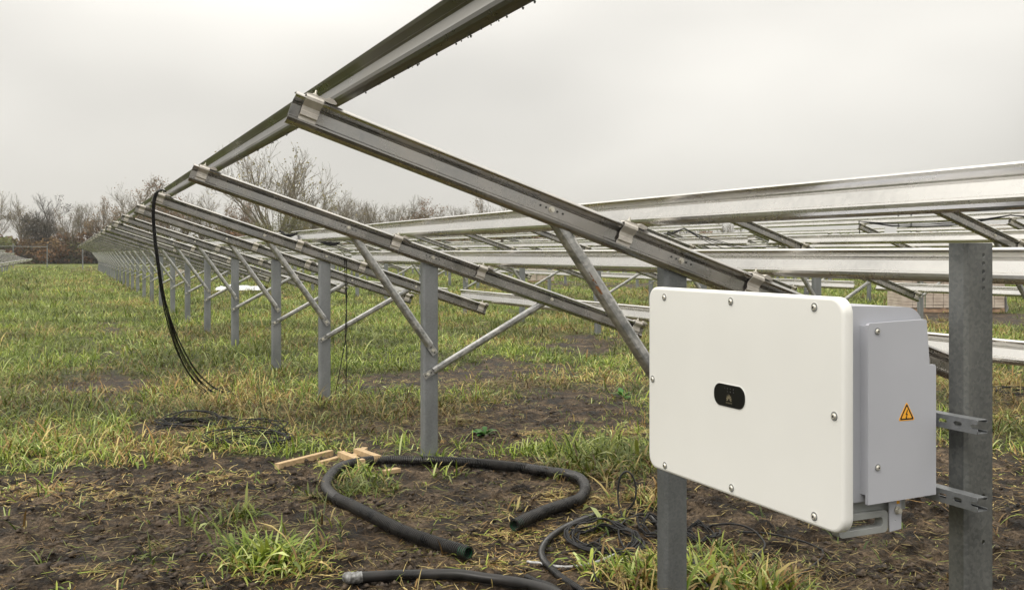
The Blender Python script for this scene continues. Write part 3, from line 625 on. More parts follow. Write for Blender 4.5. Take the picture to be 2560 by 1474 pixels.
# display window with printed flower emblem, letters and status marks
wy, wz = 2.709, 1.124
m = MB(); m.ext(rrect(-.085, .085, -.037, .037, .034, 8), (IX-.0012, wy, wz), (1, 0, 0), (0, -1, 0), (0, 0, 1), .003, 0)
win = fin(m.build('display_window', M_GLS))
m = MB(); o1 = rrect(-.088, .088, -.040, .040, .037, 8); o2 = rrect(-.0852, .0852, -.0372, .0372, .0342, 8); n = len(o1)
vs = [(IX-.0004, wy-p[0], wz+p[1]) for p in o1]+[(IX-.0015, wy-p[0], wz+p[1]) for p in o2]
m.add(vs, [(i, (i+1) % n, n+(i+1) % n, n+i) for i in range(n)], 0, True); fin(m.build('window_bezel', M_PANEL))
m = MB()
for k in range(8):
    a = math.radians(-12+(204/7)*k); pl = []; L0 = .0125+.003*math.sin(math.radians(180*k/7)); bx, bz = .003*math.cos(a), .003*math.sin(a)
    for t in range(8):
        q = 2*math.pi*t/8; lx_, lz_ = L0/2*(1+math.cos(q)), .0021*math.sin(q)
        pl.append((IX-.0026, wy-(bx+lx_*math.cos(a)-lz_*math.sin(a)), wz-.012+(bz+lx_*math.sin(a)+lz_*math.cos(a))))
    m.add(pl, [tuple(range(8))])
e = fin(m.build('emblem', M_LOGO)); 
def text_mesh(txt, size, org, u, v, mt, name, parent):
    cu = bpy.data.curves.new('t', 'FONT'); cu.body = txt; cu.size = size; cu.align_x = 'CENTER'; cu.align_y = 'CENTER'; cu.extrude = .00005
    tmp = bpy.data.objects.new('t', cu); COL.objects.link(tmp); dg = bpy.context.evaluated_depsgraph_get(); me = bpy.data.meshes.new_from_object(tmp.evaluated_get(dg))
    bpy.data.objects.remove(tmp); bpy.data.curves.remove(cu); u = Vector(u); v = Vector(v); M = Matrix((u, v, u.cross(v))).transposed().to_4x4(); M.translation = Vector(org)
    me.transform(M); me.materials.clear(); me.materials.append(mt); me.name = name
    o = bpy.data.objects.new(name, me); COL.objects.link(o); return o
fin(text_mesh('HUAWEI', .0085, (IX-.0026, wy, wz-.0235), (0, -1, 0), (0, 0, 1), M_LOGO, 'lettering', inv))
m = MB()
for k in range(4):
    for j in range(2):
        if j == 1 and k == 0: continue
        m.box((IX-.0025, wy+.024-.016*k, wz+.024-.010*j), (.0004, .0040, .0022+.0012*((k+j) % 2)))
fin(m.build('status_marks', M_LED))
# warning triangle sticker
def tri(r, rc, n=5):
    out = []
    for k in range(3):
        a = math.radians(90+120*k); c = ((r-2*rc)*math.cos(a), (r-2*rc)*math.sin(a))
        for i in range(n+1):
            b_ = a-math.radians(60)+math.radians(120)*i/n; out.append((c[0]+rc*math.cos(b_), c[1]+rc*math.sin(b_)))
    return out
sc = (2.225, 1.129)
for nm, pl, mt, dy in (('warning_sticker', [(a*1.02, b_) for a, b_ in tri(.0365, .004)], M_YEL, .0006),):
    m = MB(); m.ext(pl, (sc[0], YC-dy, sc[1]), (0, 1, 0), (1, 0, 0), (0, 0, 1), .0005); st = fin(m.build(nm, mt))
T1 = [(a*1.02, b_) for a, b_ in tri(.0315, .003)]; T2 = [(a*1.02, b_) for a, b_ in tri(.0235, .002)]
o = plate('sticker_border', T1, [T2], .0003, M_INK, None, (sc[0], YC-.0008, sc[1]), (1, 0, 0), (0, 0, 1)); fin(o)
bolt = [(.002, .015), (-.0045, .001), (-.0005, .001), (-.0030, -.0065), (-.0050, -.0060), (-.0015, -.0125), (.0015, -.0075), (-.0005, -.0072), (.0042, .0035), (.0005, .0035), (.0042, .015)]
m = MB(); m.ext([(p[0], p[1]-.002) for p in bolt], (sc[0], YC-.0011, sc[1]), (0, 1, 0), (1, 0, 0), (0, 0, 1), .0003); fin(m.build('sticker_bolt_symbol', M_INK))
# carry handle, earthing plate and hook bracket underneath
def xz(n0, out, holes, th, mt, y): return fin(plate(n0, out, holes, th, mt, None, (0, y, 0), (1, 0, 0), (0, 0, 1), bevel=.0015))
xz('carry_handle', rrect(2.012, 2.193, .782, .845, .014, 6), [rrect(2.040, 2.176, .798, .828, .011, 6)], .030, M_GREY2, 2.225)
m = MB(); m.box((2.10, 2.285, .838), (.17, .09, .012)); m.box((2.045, 2.27, .82), (.03, .05, .05)); fin(m.build('handle_mount', M_GREY2))
xz('earthing_plate', [(2.196, .783), (2.240, .787), (2.240, .90), (2.196, .90)], [circ(2.217, .812, .0028, 10)], .003, M_GREY, 2.206)
m = MB(); c = Vector((2.224, 2.203, .843)); m.cyl(c, c+Vector((0, -.004, 0)), .0115, 14); m.cyl(c, c+Vector((0, -.013, 0)), .0085, 6, smooth=False); fin(m.build('earthing_bolt', M_BOLT))
m = MB(); m.box((2.228, 2.2035, .868), (.012, .0015, .014)); fin(m.build('earth_label', M_YEL))
m = MB(); m.ext(thin([(2.262, .852), (2.283, .848), (2.286, .795), (2.291, .792), (2.294, .80), (2.296, .93)], .003), (0, 2.27, 0), (0, 1, 0), (1, 0, 0), (0, 0, 1), .035)
m.box((2.303, 2.29, .87), (.010, .045, .14)); fin(m.build('hook_bracket', M_GREY2))
m = MB()
for yy in (2.5, 2.9): m.box((2.37, yy, 1.0), (.062, .09, .35))
fin(m.build('rear_bracket', M_GREY2))
m = MB(); q = Vector((IX+.09, IY1+.006, .985)); m.tube([q+Vector((0, 0, .03)), q+Vector((0, .012, .01)), q+Vector((0, .014, -.01)), q+Vector((0, 0, -.03))], .012, 8); fin(m.build('foam_pad', M_PINK))

# ------------------------------------------------------------------ conduits and cables on the ground
def path(pts, rad, seg=8, step=.02):
    """[(px, py[, lift])] laid on the ground"""
    P = []
    for p in pts:
        l_ = p[2] if len(p) > 2 else 0
        g = G(p[0], p[1], rad+l_); g.z = gsm(g.x, g.y)+rad*1.0+l_+.006; P.append(g)
    Q = resample(cat_rom(P, seg), step)
    if rad < .012:
        for q in Q: q.z = max(q.z, gz(q.x, q.y)+rad+.002)
    return Q
def conduit(name, pts, R, label, group, pitch=.0145, amp=.0085, inner=True, smooth_zone=None, mt=None, cat='conduit'):
    P = path(pts, R, 10, .012); Ltot = sum((P[i+1]-P[i]).length for i in range(len(P)-1)); n = int(Ltot/pitch)*4
    Q = resample(P, Ltot/n)
    t = empty(name, (Q[0].x, Q[0].y, 0), label, cat, group); off = t.location.copy(); Q = [q-off for q in Q]
    def rr(i):
        a = amp
        if smooth_zone:
            f = i/len(Q)
            for (u0, u1) in smooth_zone:
                if u0 < f < u1: a = amp*.35
        return R-(a if i % 4 < 2 else 0)
    m = MB(); m.tube(Q, rr, 20, 0, caps=not inner); m.sm = [not amp]*len(m.sm); m.build('corrugated_shell' if amp else 'pipe_shell', mt or M_BLK, t)
    if inner:
        for (a, b) in ((0, 14), (len(Q)-15, len(Q)-1)):
            m = MB(); pts_ = Q[a:b+1]; m.tube(pts_, lambda i: R*.86-(.001 if i % 3 == 0 else 0), 20, 0, caps=False)
            end = Q[0] if a == 0 else Q[-1]; nx = (Q[1]-Q[0]).normalized() if a == 0 else (Q[-1]-Q[-2]).normalized()
            m.cyl(end-nx*.0003, end+nx*.0006 if a else end-nx*.0009, R*.97, 20, 0, caps=False)
            u = nx.orthogonal().normalized(); w = nx.cross(u); A = [end+(u*math.cos(6.28319*k/20)+w*math.sin(6.28319*k/20))*R*.86 for k in range(20)]; B = [end+(u*math.cos(6.28319*k/20)+w*math.sin(6.28319*k/20))*(R-.001) for k in range(20)]
            m.add(A+B, [(k, (k+1) % 20, 20+(k+1) % 20, 20+k) for k in range(20)], 1)
            deep = Q[14] if a == 0 else Q[-15]
            m.add([deep+(u*math.cos(6.28319*k/20)+w*math.sin(6.28319*k/20))*R*.86 for k in range(20)], [tuple(range(20))], 2)
            m.build('green_lining', [M_GRN, M_BLK, M_HOLE], t)
    return t
GC = 'black conduits lying on the mud'
conduit('conduit', [(1171, 1393), (1091, 1368), (1006, 1342.6), (930, 1310.6), (878, 1280), (838, 1255.7), (815, 1225), (827, 1194.7), (858, 1170), (908, 1156), (960, 1151.5), (1067, 1152.6), (1158.5, 1160), (1235, 1170), (1300, 1181), (1370.6, 1191), (1416, 1199), (1450, 1213.5), (1463, 1233.5), (1450, 1257), (1413, 1273), (1370.6, 1289), (1328, 1307), (1286.7, 1324)],
        .0365, 'thick ribbed black conduit bent in a wide loop with green lined open ends', GC, smooth_zone=[(.24, .38), (.70, .84)])
t2 = conduit('conduit', [(880, 1456), (975, 1450), (1040, 1447), (1097, 1446), (1150, 1447), (1210, 1452), (1271, 1460), (1330, 1476), (1390, 1500), (1450, 1540)], .0255, 'smooth black pipe at the bottom edge with a taped left end', GC, amp=0, pitch=.02, inner=False, mt=M_BLK2)
m = MB(); P = path([(858, 1460), (868, 1458), (885, 1456), (905, 1454)], .031, 5, .006); P = [p-t2.location for p in P]
m.tube(P, lambda i: (.0275+.0018*math.sin(i*1.7)) if i > 2 else (.012, .021, .026)[i], 18, 0); m.build('duct_tape', M_TAPE, t2)
conduit('conduit', [(1490, 1293), (1441.6, 1313), (1399, 1336), (1370.6, 1358.5), (1355, 1381), (1357, 1404), (1374, 1429.6), (1402, 1455), (1440, 1480), (1500, 1515)], .0185, 'thin ribbed black conduit curving past the cable coil', GC, pitch=.013, amp=.005, inner=False)
conduit('conduit', [(1314, 1450), (1342, 1464), (1375, 1482), (1420, 1510)], .0135, 'short thin ribbed conduit end poking in at the bottom edge', GC, pitch=.009, amp=.003, inner=False)
conduit('conduit', [(1629, 1299), (1641, 1314), (1655, 1335), (1674, 1360), (1690, 1378)], .019, 'ribbed black conduit end tilted against the foot of the left inverter post', GC, pitch=.011, amp=.004, inner=False)
conduit('conduit', [(1690, 1366), (1712, 1388), (1731, 1411), (1752, 1440), (1771, 1469), (1790, 1500)], .025, 'smooth black pipe running to the bottom edge right of the post foot', GC, amp=0, pitch=.02, inner=False, mt=M_BLK2)
conduit('conduit', [(1550, 1402.6), (1570, 1406), (1595, 1415), (1612, 1428)], .0165, 'stub of ribbed conduit lying between the cable coil and post', GC, pitch=.013, amp=.005, inner=False)
def cable(name, pts, r, label, cat='cable', group='loose black cables', mt=None, abs3=None, n=6):
    P = abs3 if abs3 else path(pts, r, 10, .015)
    m = MB(); off = Vector((P[0].x, P[0].y, 0)); m.tube([p-off for p in P], r, n); o = m.build(name, mt or M_CBL); o.location = off
    return tag(o, label, cat, group)
loop = [(1314, 1449.5, 0), (1296, 1424, 0), (1302, 1407, 0), (1342, 1395.5, 0), (1427, 1381, .0), (1484, 1358.5, .01), (1527, 1330, .02), (1561, 1290, .03)]
P = [G(a, b, .004+c) for a, b, c in loop]
for p in P: p.z += gz(p.x, p.y)*.6
dl = depth(P[-1].x, P[-1].y)
P += [D(1584, 1256, dl), D(1590, 1219, dl+.02), D(1580, 1187, dl+.04), D(1564, 1178, dl+.05), D(1549, 1196, dl+.04), D(1545, 1245, dl+.02), D(1555, 1287, dl-.05)]
P += [G(1575, 1324, .01), G(1612, 1353, .006), G(1650, 1370, .004)]
cable('cable', None, .0060, 'thin black cable standing up in a tall loop left of the post', abs3=resample(cat_rom(P, 10), .012))
cable('cable', [(1494, 1293, .012), (1530, 1294, .01), (1580, 1294, .01), (1629, 1299, .012)], .0060, 'short straight black cable joining two ribbed conduit ends')
cable('cable', [(1627, 1299, .01), (1600, 1294, .03), (1565, 1307, .04), (1547, 1333, .03), (1552, 1361, .02), (1575, 1387, .01), (1612, 1410), (1640, 1420)], .0055, 'black cable arching out of the upper conduit beside the coil')
cable('cable', [(1500, 1355, .01), (1497, 1375, .02), (1484, 1395, .03), (1482, 1425, .02), (1490, 1455, .01), (1505, 1470)], .0045, 'thin grey black cable hanging over the white taped length')
cable('cable', [(1730, 1313), (1760, 1320), (1800, 1315, .01), (1843, 1316, .01), (1881, 1329, .01), (1905, 1348, .01), (1912, 1366, .01), (1897, 1386), (1866, 1408), (1826, 1424), (1790, 1432)], .0060, 'black cable in a small loop right of the inverter post foot')
cable('cable', [(1843, 1331), (1910, 1338), (1976, 1346), (2020, 1357), (2052, 1373), (2058, 1388), (2047, 1406), (2007, 1433), (1985, 1447)], .0060, 'black cable in a wide loop on the bare mud below the inverter')
cable('cable', [(1788, 1414), (1821, 1424), (1855, 1435), (1899, 1446), (1943, 1449), (2000, 1447)], .0060, 'black cable along the bottom in the grass right of the post')
cable('cable', [(1318, 1414), (1370.6, 1424), (1413, 1428), (1456, 1422.5), (1498.5, 1408), (1541, 1391), (1565, 1387)], .0068, 'cable length wrapped in white woven tape below the coil', mt=M_WTAPE, n=10)
def coil(px, py, r0, r1, n, label, sq=1.0, ang=0, cr=.0048, lift=.06, wob=.01):
    c = G(px, py); m = MB(); pts = []; ph = rnd.random()*6
    for i in range(n*26):
        a = 2*math.pi*i/26; k = i/(n*26); 
        r = r0+(r1-r0)*(.5+.5*math.sin(k*23+ph))+wob*math.sin(a*2+k*40)
        x, y = r*math.cos(a), r*sq*math.sin(a); ca_, sa_ = math.cos(ang), math.sin(ang)
        X, Y = x*ca_-y*sa_, x*sa_+y*ca_
        pts.append(Vector((X, Y, gz(c.x+X, c.y+Y)+.016+lift*(.5+.5*math.sin(k*51))*(.6+.4*math.sin(a)))))
    m.tube(resample(pts, .02), cr, 6); o = m.build('cable_coil', M_CBL); o.location = (c.x, c.y, 0)
    return tag(o, label, 'cable coil', 'coils of black cable on the ground')
coil(1512, 1366, .155, .215, 12, 'round coil of black cable lying on grass left of the inverter post')
coil(1640, 1338, .07, .11, 5, 'small coil of black cable half hidden behind the post foot')
coil(1745, 1345, .07, .12, 4, 'small coil of cable in grass just right of the inverter post')
coil(492, 1070, .19, .36, 12, 'long flattened cable coil in the grass under the hanging bundle', sq=.42, ang=-.32, lift=.13, wob=.03, cr=.0046)
coil(625, 1112, .26, .38, 10, 'flattened cable coil in grass behind the fresh wooden battens', sq=.36, ang=-.52, lift=.12, wob=.04, cr=.0046)
coil(650, 1083, .16, .27, 7, 'middle bundle of looped cable between the two flattened coils', sq=.35, ang=-.45, lift=.12, wob=.03, cr=.0046)
coil(2545, 985, .22, .34, 6, 'coil of black cable on dead grass at the right picture edge', sq=.6, lift=.06, wob=.03)
# cable bundle hanging from the top end of the third rafter
hb = [(393, 480, 9.93), (385, 505, 9.93), (384, 545, 9.95), (388, 600, 9.98), (396, 660, 10.02), (407, 730, 10.1), (424, 800, 10.25), (447, 865, 10.5), (478, 925, 10.85), (515, 968, 11.2), (545, 990, 11.25)]
t = empty('cable_bundle', (D(393, 480, 9.93).x, D(393, 480, 9.93).y, 0), 'thick bundle of black cables hanging from the third rafter end into the grass', 'cable bundle'); off = t.location.copy()
m = MB()
for k in range(12):
    a = 6.28*k/12*1.7; rr_ = .006+.010*(k % 3)/2; sp = rnd.uniform(-1, 1); P = []
    for i, (x, y, d) in enumerate(hb):
        f = max(0, (i-4)/6)**1.4; q = D(x+sp*26*f, y-rnd.uniform(0, 6)*f, d+.3*sp*f*.3); q += Vector((math.cos(a)*rr_, 0, math.sin(a)*rr_*.5))*(1+f)
        q.z = max(q.z, .01); P.append(q-off)
    m.tube(resample(cat_rom(P, 6), .06), .0042, 5)
m.build('cable_strand', M_CBL, t)
q0 = D(405, 470, 9.95); m = MB()
P = [D(393, 481, 9.93)-off, D(396, 477, 9.95)-off, D(404, 475, 10.05)-off, D(414, 479, 10.2)-off]; m.tube(cat_rom(P, 6), .010, 8); m.build('cable_tie_section', M_CBL, t)
for (a, lab) in ((0, 'left strand of the pair of black cables hanging behind the third post'), (1, 'right strand of the pair of black cables hanging behind the third post')):
    P = [D(861+a*5, 640, 10.75), D(863+a*4, 700, 10.75), D(866, 770, 10.75), D(866-a*3, 830, 10.75), D(858+a*9, 880, 10.78), D(848+a*18, 935, 10.8), D(838+a*26, 985, 10.8)]
    cable('cable', None, .0045, lab, abs3=resample(cat_rom(P, 8), .05))
P = [G(500, 1000), D(505, 985, 10.6), D(520, 975, 10.6), D(548, 970, 10.6), D(575, 978, 10.6), D(595, 995, 10.6), D(608, 1005, 10.5)]
cable('cable', None, .004, 'single cable arching over the grass below the hanging bundle', abs3=resample(cat_rom(P, 8), .03))
# cables lying over the purlin gap and sagging between rafter ends of the third row
def strung(pts, n, label, sag=.12, r=.006):
    t = empty('cable_run', (pts[0].x, pts[0].y, 0), label, 'cable run', 'cables strung along the mounting tables'); off = t.location.copy(); m = MB()
    for k in range(n):
        P = []
        for i in range(len(pts)-1):
            a, b = pts[i], pts[i+1]; s = sag*rnd.uniform(.5, 1.1)
            for j in range(8):
                f = j/8; q = a.lerp(b, f); q.z -= s*4*f*(1-f); P.append(q+Vector((rnd.uniform(-.008, .008), 0, rnd.uniform(-.008, .008)))-off)
        P.append(pts[-1]-off); m.tube(P, r, 5)
    return m.build('strand', M_CBL, t)
y3 = [FR[2]-1.15-3.4, FR[2]-1.15, FR[3]-1.15+0, FR[4]-1.15]
ex = RX+14.0-.05; ez = RZ+.12
strung([Vector((ex, yy, ez)) for yy in (8.2, 12.1, 15.68)]+[Vector((ex+1.2, 16.9, ez-.42))], 7, 'sagging black cables strung between rafter ends of the third row', .16)
strung([Vector((RX+7+1.55, 10.9, RZ-.40)), Vector((RX+7+1.1, 13.3, RZ-.14)), Vector((RX+7+.4, 14.6, RZ-.02))], 4, 'black cables drooping across the second row near its table gap', .25)
strung([D(700, 577, 11.4), D(740, 583, 11.3), D(790, 592, 11.2), D(850, 606, 11.1)], 9, 'tangle of black cables lying in the gap after the third rafter', .05, .007)

# ------------------------------------------------------------------ fresh wooden battens
def batten(a, b, w, h, label, lift=0.0, roll=0):
    A = G(*a); B = G(*b); A.z = gz(A.x, A.y)+lift; B.z = gz(B.x, B.y)+lift
    ax = (B-A); L0 = ax.length; ax.normalize(); u = Vector((0, 0, 1)).cross(ax).normalized(); v = ax.cross(u)
    m = MB(); e = .002; pl = [(-w/2+e, 0), (w/2-e, 0), (w/2, e), (w/2, h-e), (w/2-e, h), (-w/2+e, h), (-w/2, h-e), (-w/2, e)]
    m.ext(pl, (0, 0, 0), ax, u, v, L0); o = m.build('wooden_batten', M_WOOD); o.location = A
    return tag(o, label, 'wooden batten', 'fresh pine battens on the mud')
batten((692, 1172), (828, 1135), .045, .045, 'longest pine batten, lying alone left of the loop of conduit')
batten((852, 1150), (905, 1174), .055, .045, 'thick pine batten end resting against the conduit loop', .03)
batten((892, 1140), (945, 1166), .055, .045, 'pine batten running under the conduit, right of the thicker one', .03)
batten((868, 1160), (912, 1128), .05, .022, 'thin flat pine board crossing beneath the two batten ends', .01)
batten((846, 1184), (868, 1158), .06, .02, 'flat pine board pointing toward the camera by the conduit bend')
batten((800, 1157), (845, 1146), .045, .02, 'short thin pine strip behind the longest batten')
batten((960, 1190), (996, 1182), .05, .03, 'pine batten end showing inside the conduit loop')

# ------------------------------------------------------------------ weed, clods, plastic, stacks
def weed(px, py, label):
    g = G(px, py); g.z = gz(g.x, g.y); V = []; Fq = []; C = []
    t = empty('leafy_weed', g, label, 'weed')
    for k in range(16):
        a = rnd.random()*6.28; L0 = rnd.uniform(.08, .17); e = rnd.uniform(.2, 1.0); W0 = L0*.42
        ds = [(0, .05), (.3, .5), (.6, 1.0), (.85, .6), (1, .05)]; b0 = len(V); col = (rnd.uniform(.05, .09), rnd.uniform(.13, .2), .03, 1)
        for (s, w) in ds:
            h = L0*s; x = math.cos(a)*h*math.cos(e); y = math.sin(a)*h*math.cos(e); z = h*math.sin(e)-.03*s*s
            for q in (-1, 1): V.append((x-math.sin(a)*W0*w*q/2, y+math.cos(a)*W0*w*q/2, z+.012*w+rnd.uniform(-.003, .003))); C.append(col)
        for i in range(4): Fq.append((b0+2*i, b0+2*i+1, b0+2*i+3, b0+2*i+2))
    npmesh('leaves', np.array(V), np.array(Fq), M_LEAF, t, col=np.array(C))
    return t
weed(1213, 1082, 'broad leaved green weed right of the second post'); weed(1556, 992, 'broad leaved weed in the grass left of the inverter')
M_CLOD = mat('wet_soil', (.014, .009, .005), .8, 0, (.07, .048, .03), 30, bump=1.0, bscale=60)
def clod(px, py, r, label):
    r *= .62
    g = G(px, py); m = MB(); n = 18; k = 10; vs = []
    for i in range(k+1):
        ph = math.pi*i/k
        for j in range(n):
            a = 6.283*j/n; q = .45+.5*rnd.random()*.35+.8*float(vnoise(math.cos(a)*1.7*math.sin(ph)+9+r*50, math.sin(a)*1.7*math.sin(ph)+math.cos(ph)*2.1, 5))+.25*float(vnoise(a*3, ph*5, 8))
            vs.append((r*q*math.sin(ph)*math.cos(a)*1.25, r*q*math.sin(ph)*math.sin(a), r*q*.72*math.cos(ph)+r*.25))
    m.add(vs, [(i*n+j, i*n+(j+1) % n, (i+1)*n+(j+1) % n, (i+1)*n+j) for i in range(k) for j in range(n)], 0, True)
    o = m.build('soil_clod', M_CLOD); o.location = (g.x, g.y, gz(g.x, g.y)-.01); return tag(o, label, 'soil clod', 'clods of wet soil')
clod(528, 1322, .075, 'largest dark soil clod left of the grass tuft in the foreground'); clod(245, 1355, .04, 'small crumbly soil clod standing in bare mud at the left')
clod(90, 1450, .09, 'rough soil lump in the bottom left corner'); clod(150, 1425, .05, 'pale topped soil lump just above the bottom left one'); clod(640, 1450, .035, 'small soil lump at the bottom below the tuft')
clod(350, 1462, .06, 'soil lump at the bottom edge left of the taped pipe')
# sheet of white plastic lying in the field
def sheet(px, py, w, dpt, label):
    g = G(px, py); n = 22; k = 9; X = []; Fq = []
    for i in range(k):
        for j in range(n):
            x = (j/(n-1)-.5)*w; y = (i/(k-1)-.5)*dpt; z = .05+.30*fbm(np.array([x*1.4+3]), np.array([y*2]), 1.6, 3, 44)[0]*math.sin(math.pi*i/(k-1))
            X.append((x*cs+y*sn, -x*sn+y*cs, z))
    for i in range(k-1):
        for j in range(n-1): Fq.append((i*n+j, i*n+j+1, (i+1)*n+j+1, (i+1)*n+j))
    o = npmesh('plastic_sheet', np.array(X), np.array(Fq), M_SHEET, smooth=True); o.location = (g.x, g.y, .02)
    return tag(o, label, 'plastic sheet')
sheet(605, 728, 1.9, 1.4, 'crumpled white plastic sheet lying in grass behind the posts')
def stack(px, py, w, h, dpt, label, wrap, rz=0):
    g = G(px, py); t = empty('timber_pallet', (g.x, g.y, .0), label, 'pallet stack', 'pallets of stacked timber', rz=-TH+rz)
    m = MB()
    for i in range(3): m.box((0, -dpt/2+.05+i*(dpt-.1)/2, .05), (w, .1, .09))
    for i in range(6): m.box((-w/2+.06+i*(w-.12)/5, 0, .11), (.1, dpt, .022))
    m.build('pallet_base', M_WOODG, t); m = MB(); rows = int((h-.13)/.085); cols = int(w/.26)
    for r in range(rows):
        for c in range(cols):
            ww = w/cols; m.box((-w/2+ww*(c+.5), rnd.uniform(-.01, .01), .125+.085*(r+.5)), (ww-.012, dpt, .078))
    m.build('timber_load', M_WOODL, t)
    m = MB()
    for f in (-.28, .25): m.box((w*f, 0, .125+rows*.0425), (.018, dpt+.014, rows*.085+.008))
    m.build('strap', M_STRAP, t)
    if wrap:
        m = MB(); x0 = w/2+.02; n = 7; vs = []
        for i in range(9):
            for j in range(n): vs.append((x0+.10*rnd.random()+.04*i/8*(j-3)/3, -dpt/2+dpt*j/(n-1), h*1.0*i/8))
        m.add(vs, [(i*n+j, i*n+j+1, (i+1)*n+j+1, (i+1)*n+j) for i in range(8) for j in range(n-1)], 0, True); m.build('plastic_wrap', M_SHEET, t)
M_WOODL = mat('pale_boards', (.40, .33, .27), .75, 0, (.52, .45, .38), 5, bump=.2); M_STRAP = mat('green_strap', (.03, .10, .05), .5)
stack(2362, 778, 2.75, .95, 1.1, 'large strapped timber pallet behind the dark inverter post', True)
stack(1352, 706, 1.25, .85, 1.0, 'small far timber pallet seen under the purlins left of centre', False, .2)
stack(445, 690, .9, .5, .8, 'pale far pallet seen low between posts of the first row', False, .5)

# ------------------------------------------------------------------ fence posts
def fpost(x, y, h, r, parent=None, name='fence_post'):
    m = MB(); m.cyl((0, 0, -.3), (0, 0, h), r, 10); m.cyl((0, 0, h), (0, 0, h+.02), r*1.15, 10)
    o = m.build(name, M_POST, parent); o.location = (x, y, 0); return o
g1 = G(118, 669); g2 = G(33, 672); g3 = G(-120, 676)
fe = empty('site_fence', g1, 'unfinished steel fence with a top rail at the far left', 'fence'); 
for q in (g1, g2, g3): fpost(q.x-g1.x, q.y-g1.y, 2.55, .055, fe, 'post')
m = MB(); m.tube([Vector((q.x-g1.x, q.y-g1.y, 2.28)) for q in (g1, g2, g3)], .03, 8); m.build('top_rail', M_POST, fe)
q = G(207, 673); fp = fpost(q.x, q.y, 2.35, .055); tag(fp, 'lone thin steel post beside the far end of the first row', 'fence post')
for i, (px, dd, lab) in enumerate(((2246, 34, 'left thin fence post above the third row of tables'), (2278, 33, 'right thin fence post above the third row of tables'), (1716, 60, 'thin distant fence post between purlins right of the big brace'), (1809, 58, 'thin distant fence post before the bare trees behind the inverter'))):
    w_ = D(px, HY, dd); fp = fpost(w_.x, w_.y, 2.9, .03); tag(fp, lab, 'fence post', 'thin fence posts')

# ------------------------------------------------------------------ trees
def grow(seed, H, spread, levels=5, stems=1, upness=.55, kids=(5, 5, 4, 4), r0=None, twig=.011, flare=.2):
    R = random.Random(seed); segs = [[], []]; tips = []
    def branch(p, d, ln, r, lev):
        n = 5 if lev < 2 else (4 if lev < 3 else 3); pts = [p.copy()]; dd = d.copy()
        for i in range(n):
            j = .10 if lev == 0 else .22
            dd = (dd+Vector((R.gauss(0, j), R.gauss(0, j), R.gauss(0, j)))+Vector((0, 0, .10*upness if lev > 0 else 0))).normalized()
            p = p+dd*ln/n; pts.append(p.copy())
        rt = max(twig*.7, r*(.55 if lev == 0 else .35))
        segs[0 if lev < 2 else 1].append((pts, r, rt))
        if lev >= levels-1: tips.extend(pts[1:]); return
        k = kids[min(lev, len(kids)-1)]
        for c in range(k+R.randint(0, 1)):
            f = R.uniform(.30 if lev == 0 else .2, 1.0); ii = min(n-1, int(f*n)); q = pts[ii].lerp(pts[ii+1], f*n-ii if f < 1 else 1)
            base = (pts[ii+1]-pts[ii]).normalized(); s = base.orthogonal().normalized(); s.rotate(Matrix.Rotation(R.random()*6.283, 3, base))
            an = R.uniform(.35, .95)*spread; nd = (base*math.cos(an)+s*math.sin(an)+Vector((0, 0, upness*.35))).normalized()
            branch(q, nd, ln*R.uniform(.5, .85)*(1.15-.4*f), max(twig, r*R.uniform(.38, .6)*(1-.4*f)), lev+1)
        branch(pts[-1], dd, ln*.55, rt, lev+1)
    for s in range(stems):
        d = Vector((flare*math.cos(s*2.4+seed)*(stems > 1)*1.3, flare*math.sin(s*2.4+seed)*(stems > 1), 1)).normalized()
        branch(Vector((R.uniform(-.3, .3)*(stems > 1), R.uniform(-.3, .3)*(stems > 1), -.2)), d, H*R.uniform(.5, .62), (r0 or H*.018), 0)
    return segs, tips, R
def seg_mesh(segs, ns):
    V = []; Fq = []; off = 0
    for pts, ra, rb in segs:
        n = len(pts); k = ns if ra > .05 else 3
        u = (pts[1]-pts[0]).orthogonal().normalized(); t = (pts[-1]-pts[0]).normalized(); u = (u-t*u.dot(t)).normalized(); w = t.cross(u)
        for i, p in enumerate(pts):
            r = ra+(rb-ra)*i/(n-1)
            for j in range(k):
                q = p+(u*math.cos(6.283*j/k)+w*math.sin(6.283*j/k))*r; V.append((q.x, q.y, q.z))
        for i in range(n-1):
            for j in range(k): Fq.append((off+i*k+j, off+i*k+(j+1) % k, off+(i+1)*k+(j+1) % k, off+(i+1)*k+j))
        off += n*k
    return np.array(V), np.array(Fq)
LCOL = {'yellow': [(.30, .24, .07), (.22, .19, .06), (.16, .15, .05)], 'brown': [(.20, .125, .055), (.26, .165, .07), (.15, .10, .05)], 'rust': [(.20, .095, .030), (.16, .085, .035), (.12, .075, .035)],
        'olive': [(.13, .13, .04), (.18, .165, .055), (.09, .10, .035)], 'green': [(.12, .15, .04), (.17, .19, .06), (.20, .20, .07)], 'dark': [(.06, .05, .035), (.09, .075, .05), (.045, .04, .03)]}
def leaf_cloud(P, size, cols, R):
    n = len(P); rs2 = np.random.RandomState(R.randint(0, 9999)); P = np.array(P); a = rs2.normal(size=(n, 3)); a /= np.linalg.norm(a, axis=1)[:, None]
    b = np.cross(a, rs2.normal(size=(n, 3))); b /= np.linalg.norm(b, axis=1)[:, None]; s = size*(.6+.8*rs2.rand(n, 1))
    V = np.stack([P-a*s*.5, P+b*s*.32, P+a*s*.5, P-b*s*.32], 1).reshape(-1, 3); Fq = np.arange(4*n).reshape(-1, 4)
    c = np.array(cols)[rs2.randint(0, len(cols), n)]*(.8+.4*rs2.rand(n, 1)); C = np.repeat(np.concatenate([c, np.ones((n, 1))], 1), 4, 0)
    return V, Fq, C
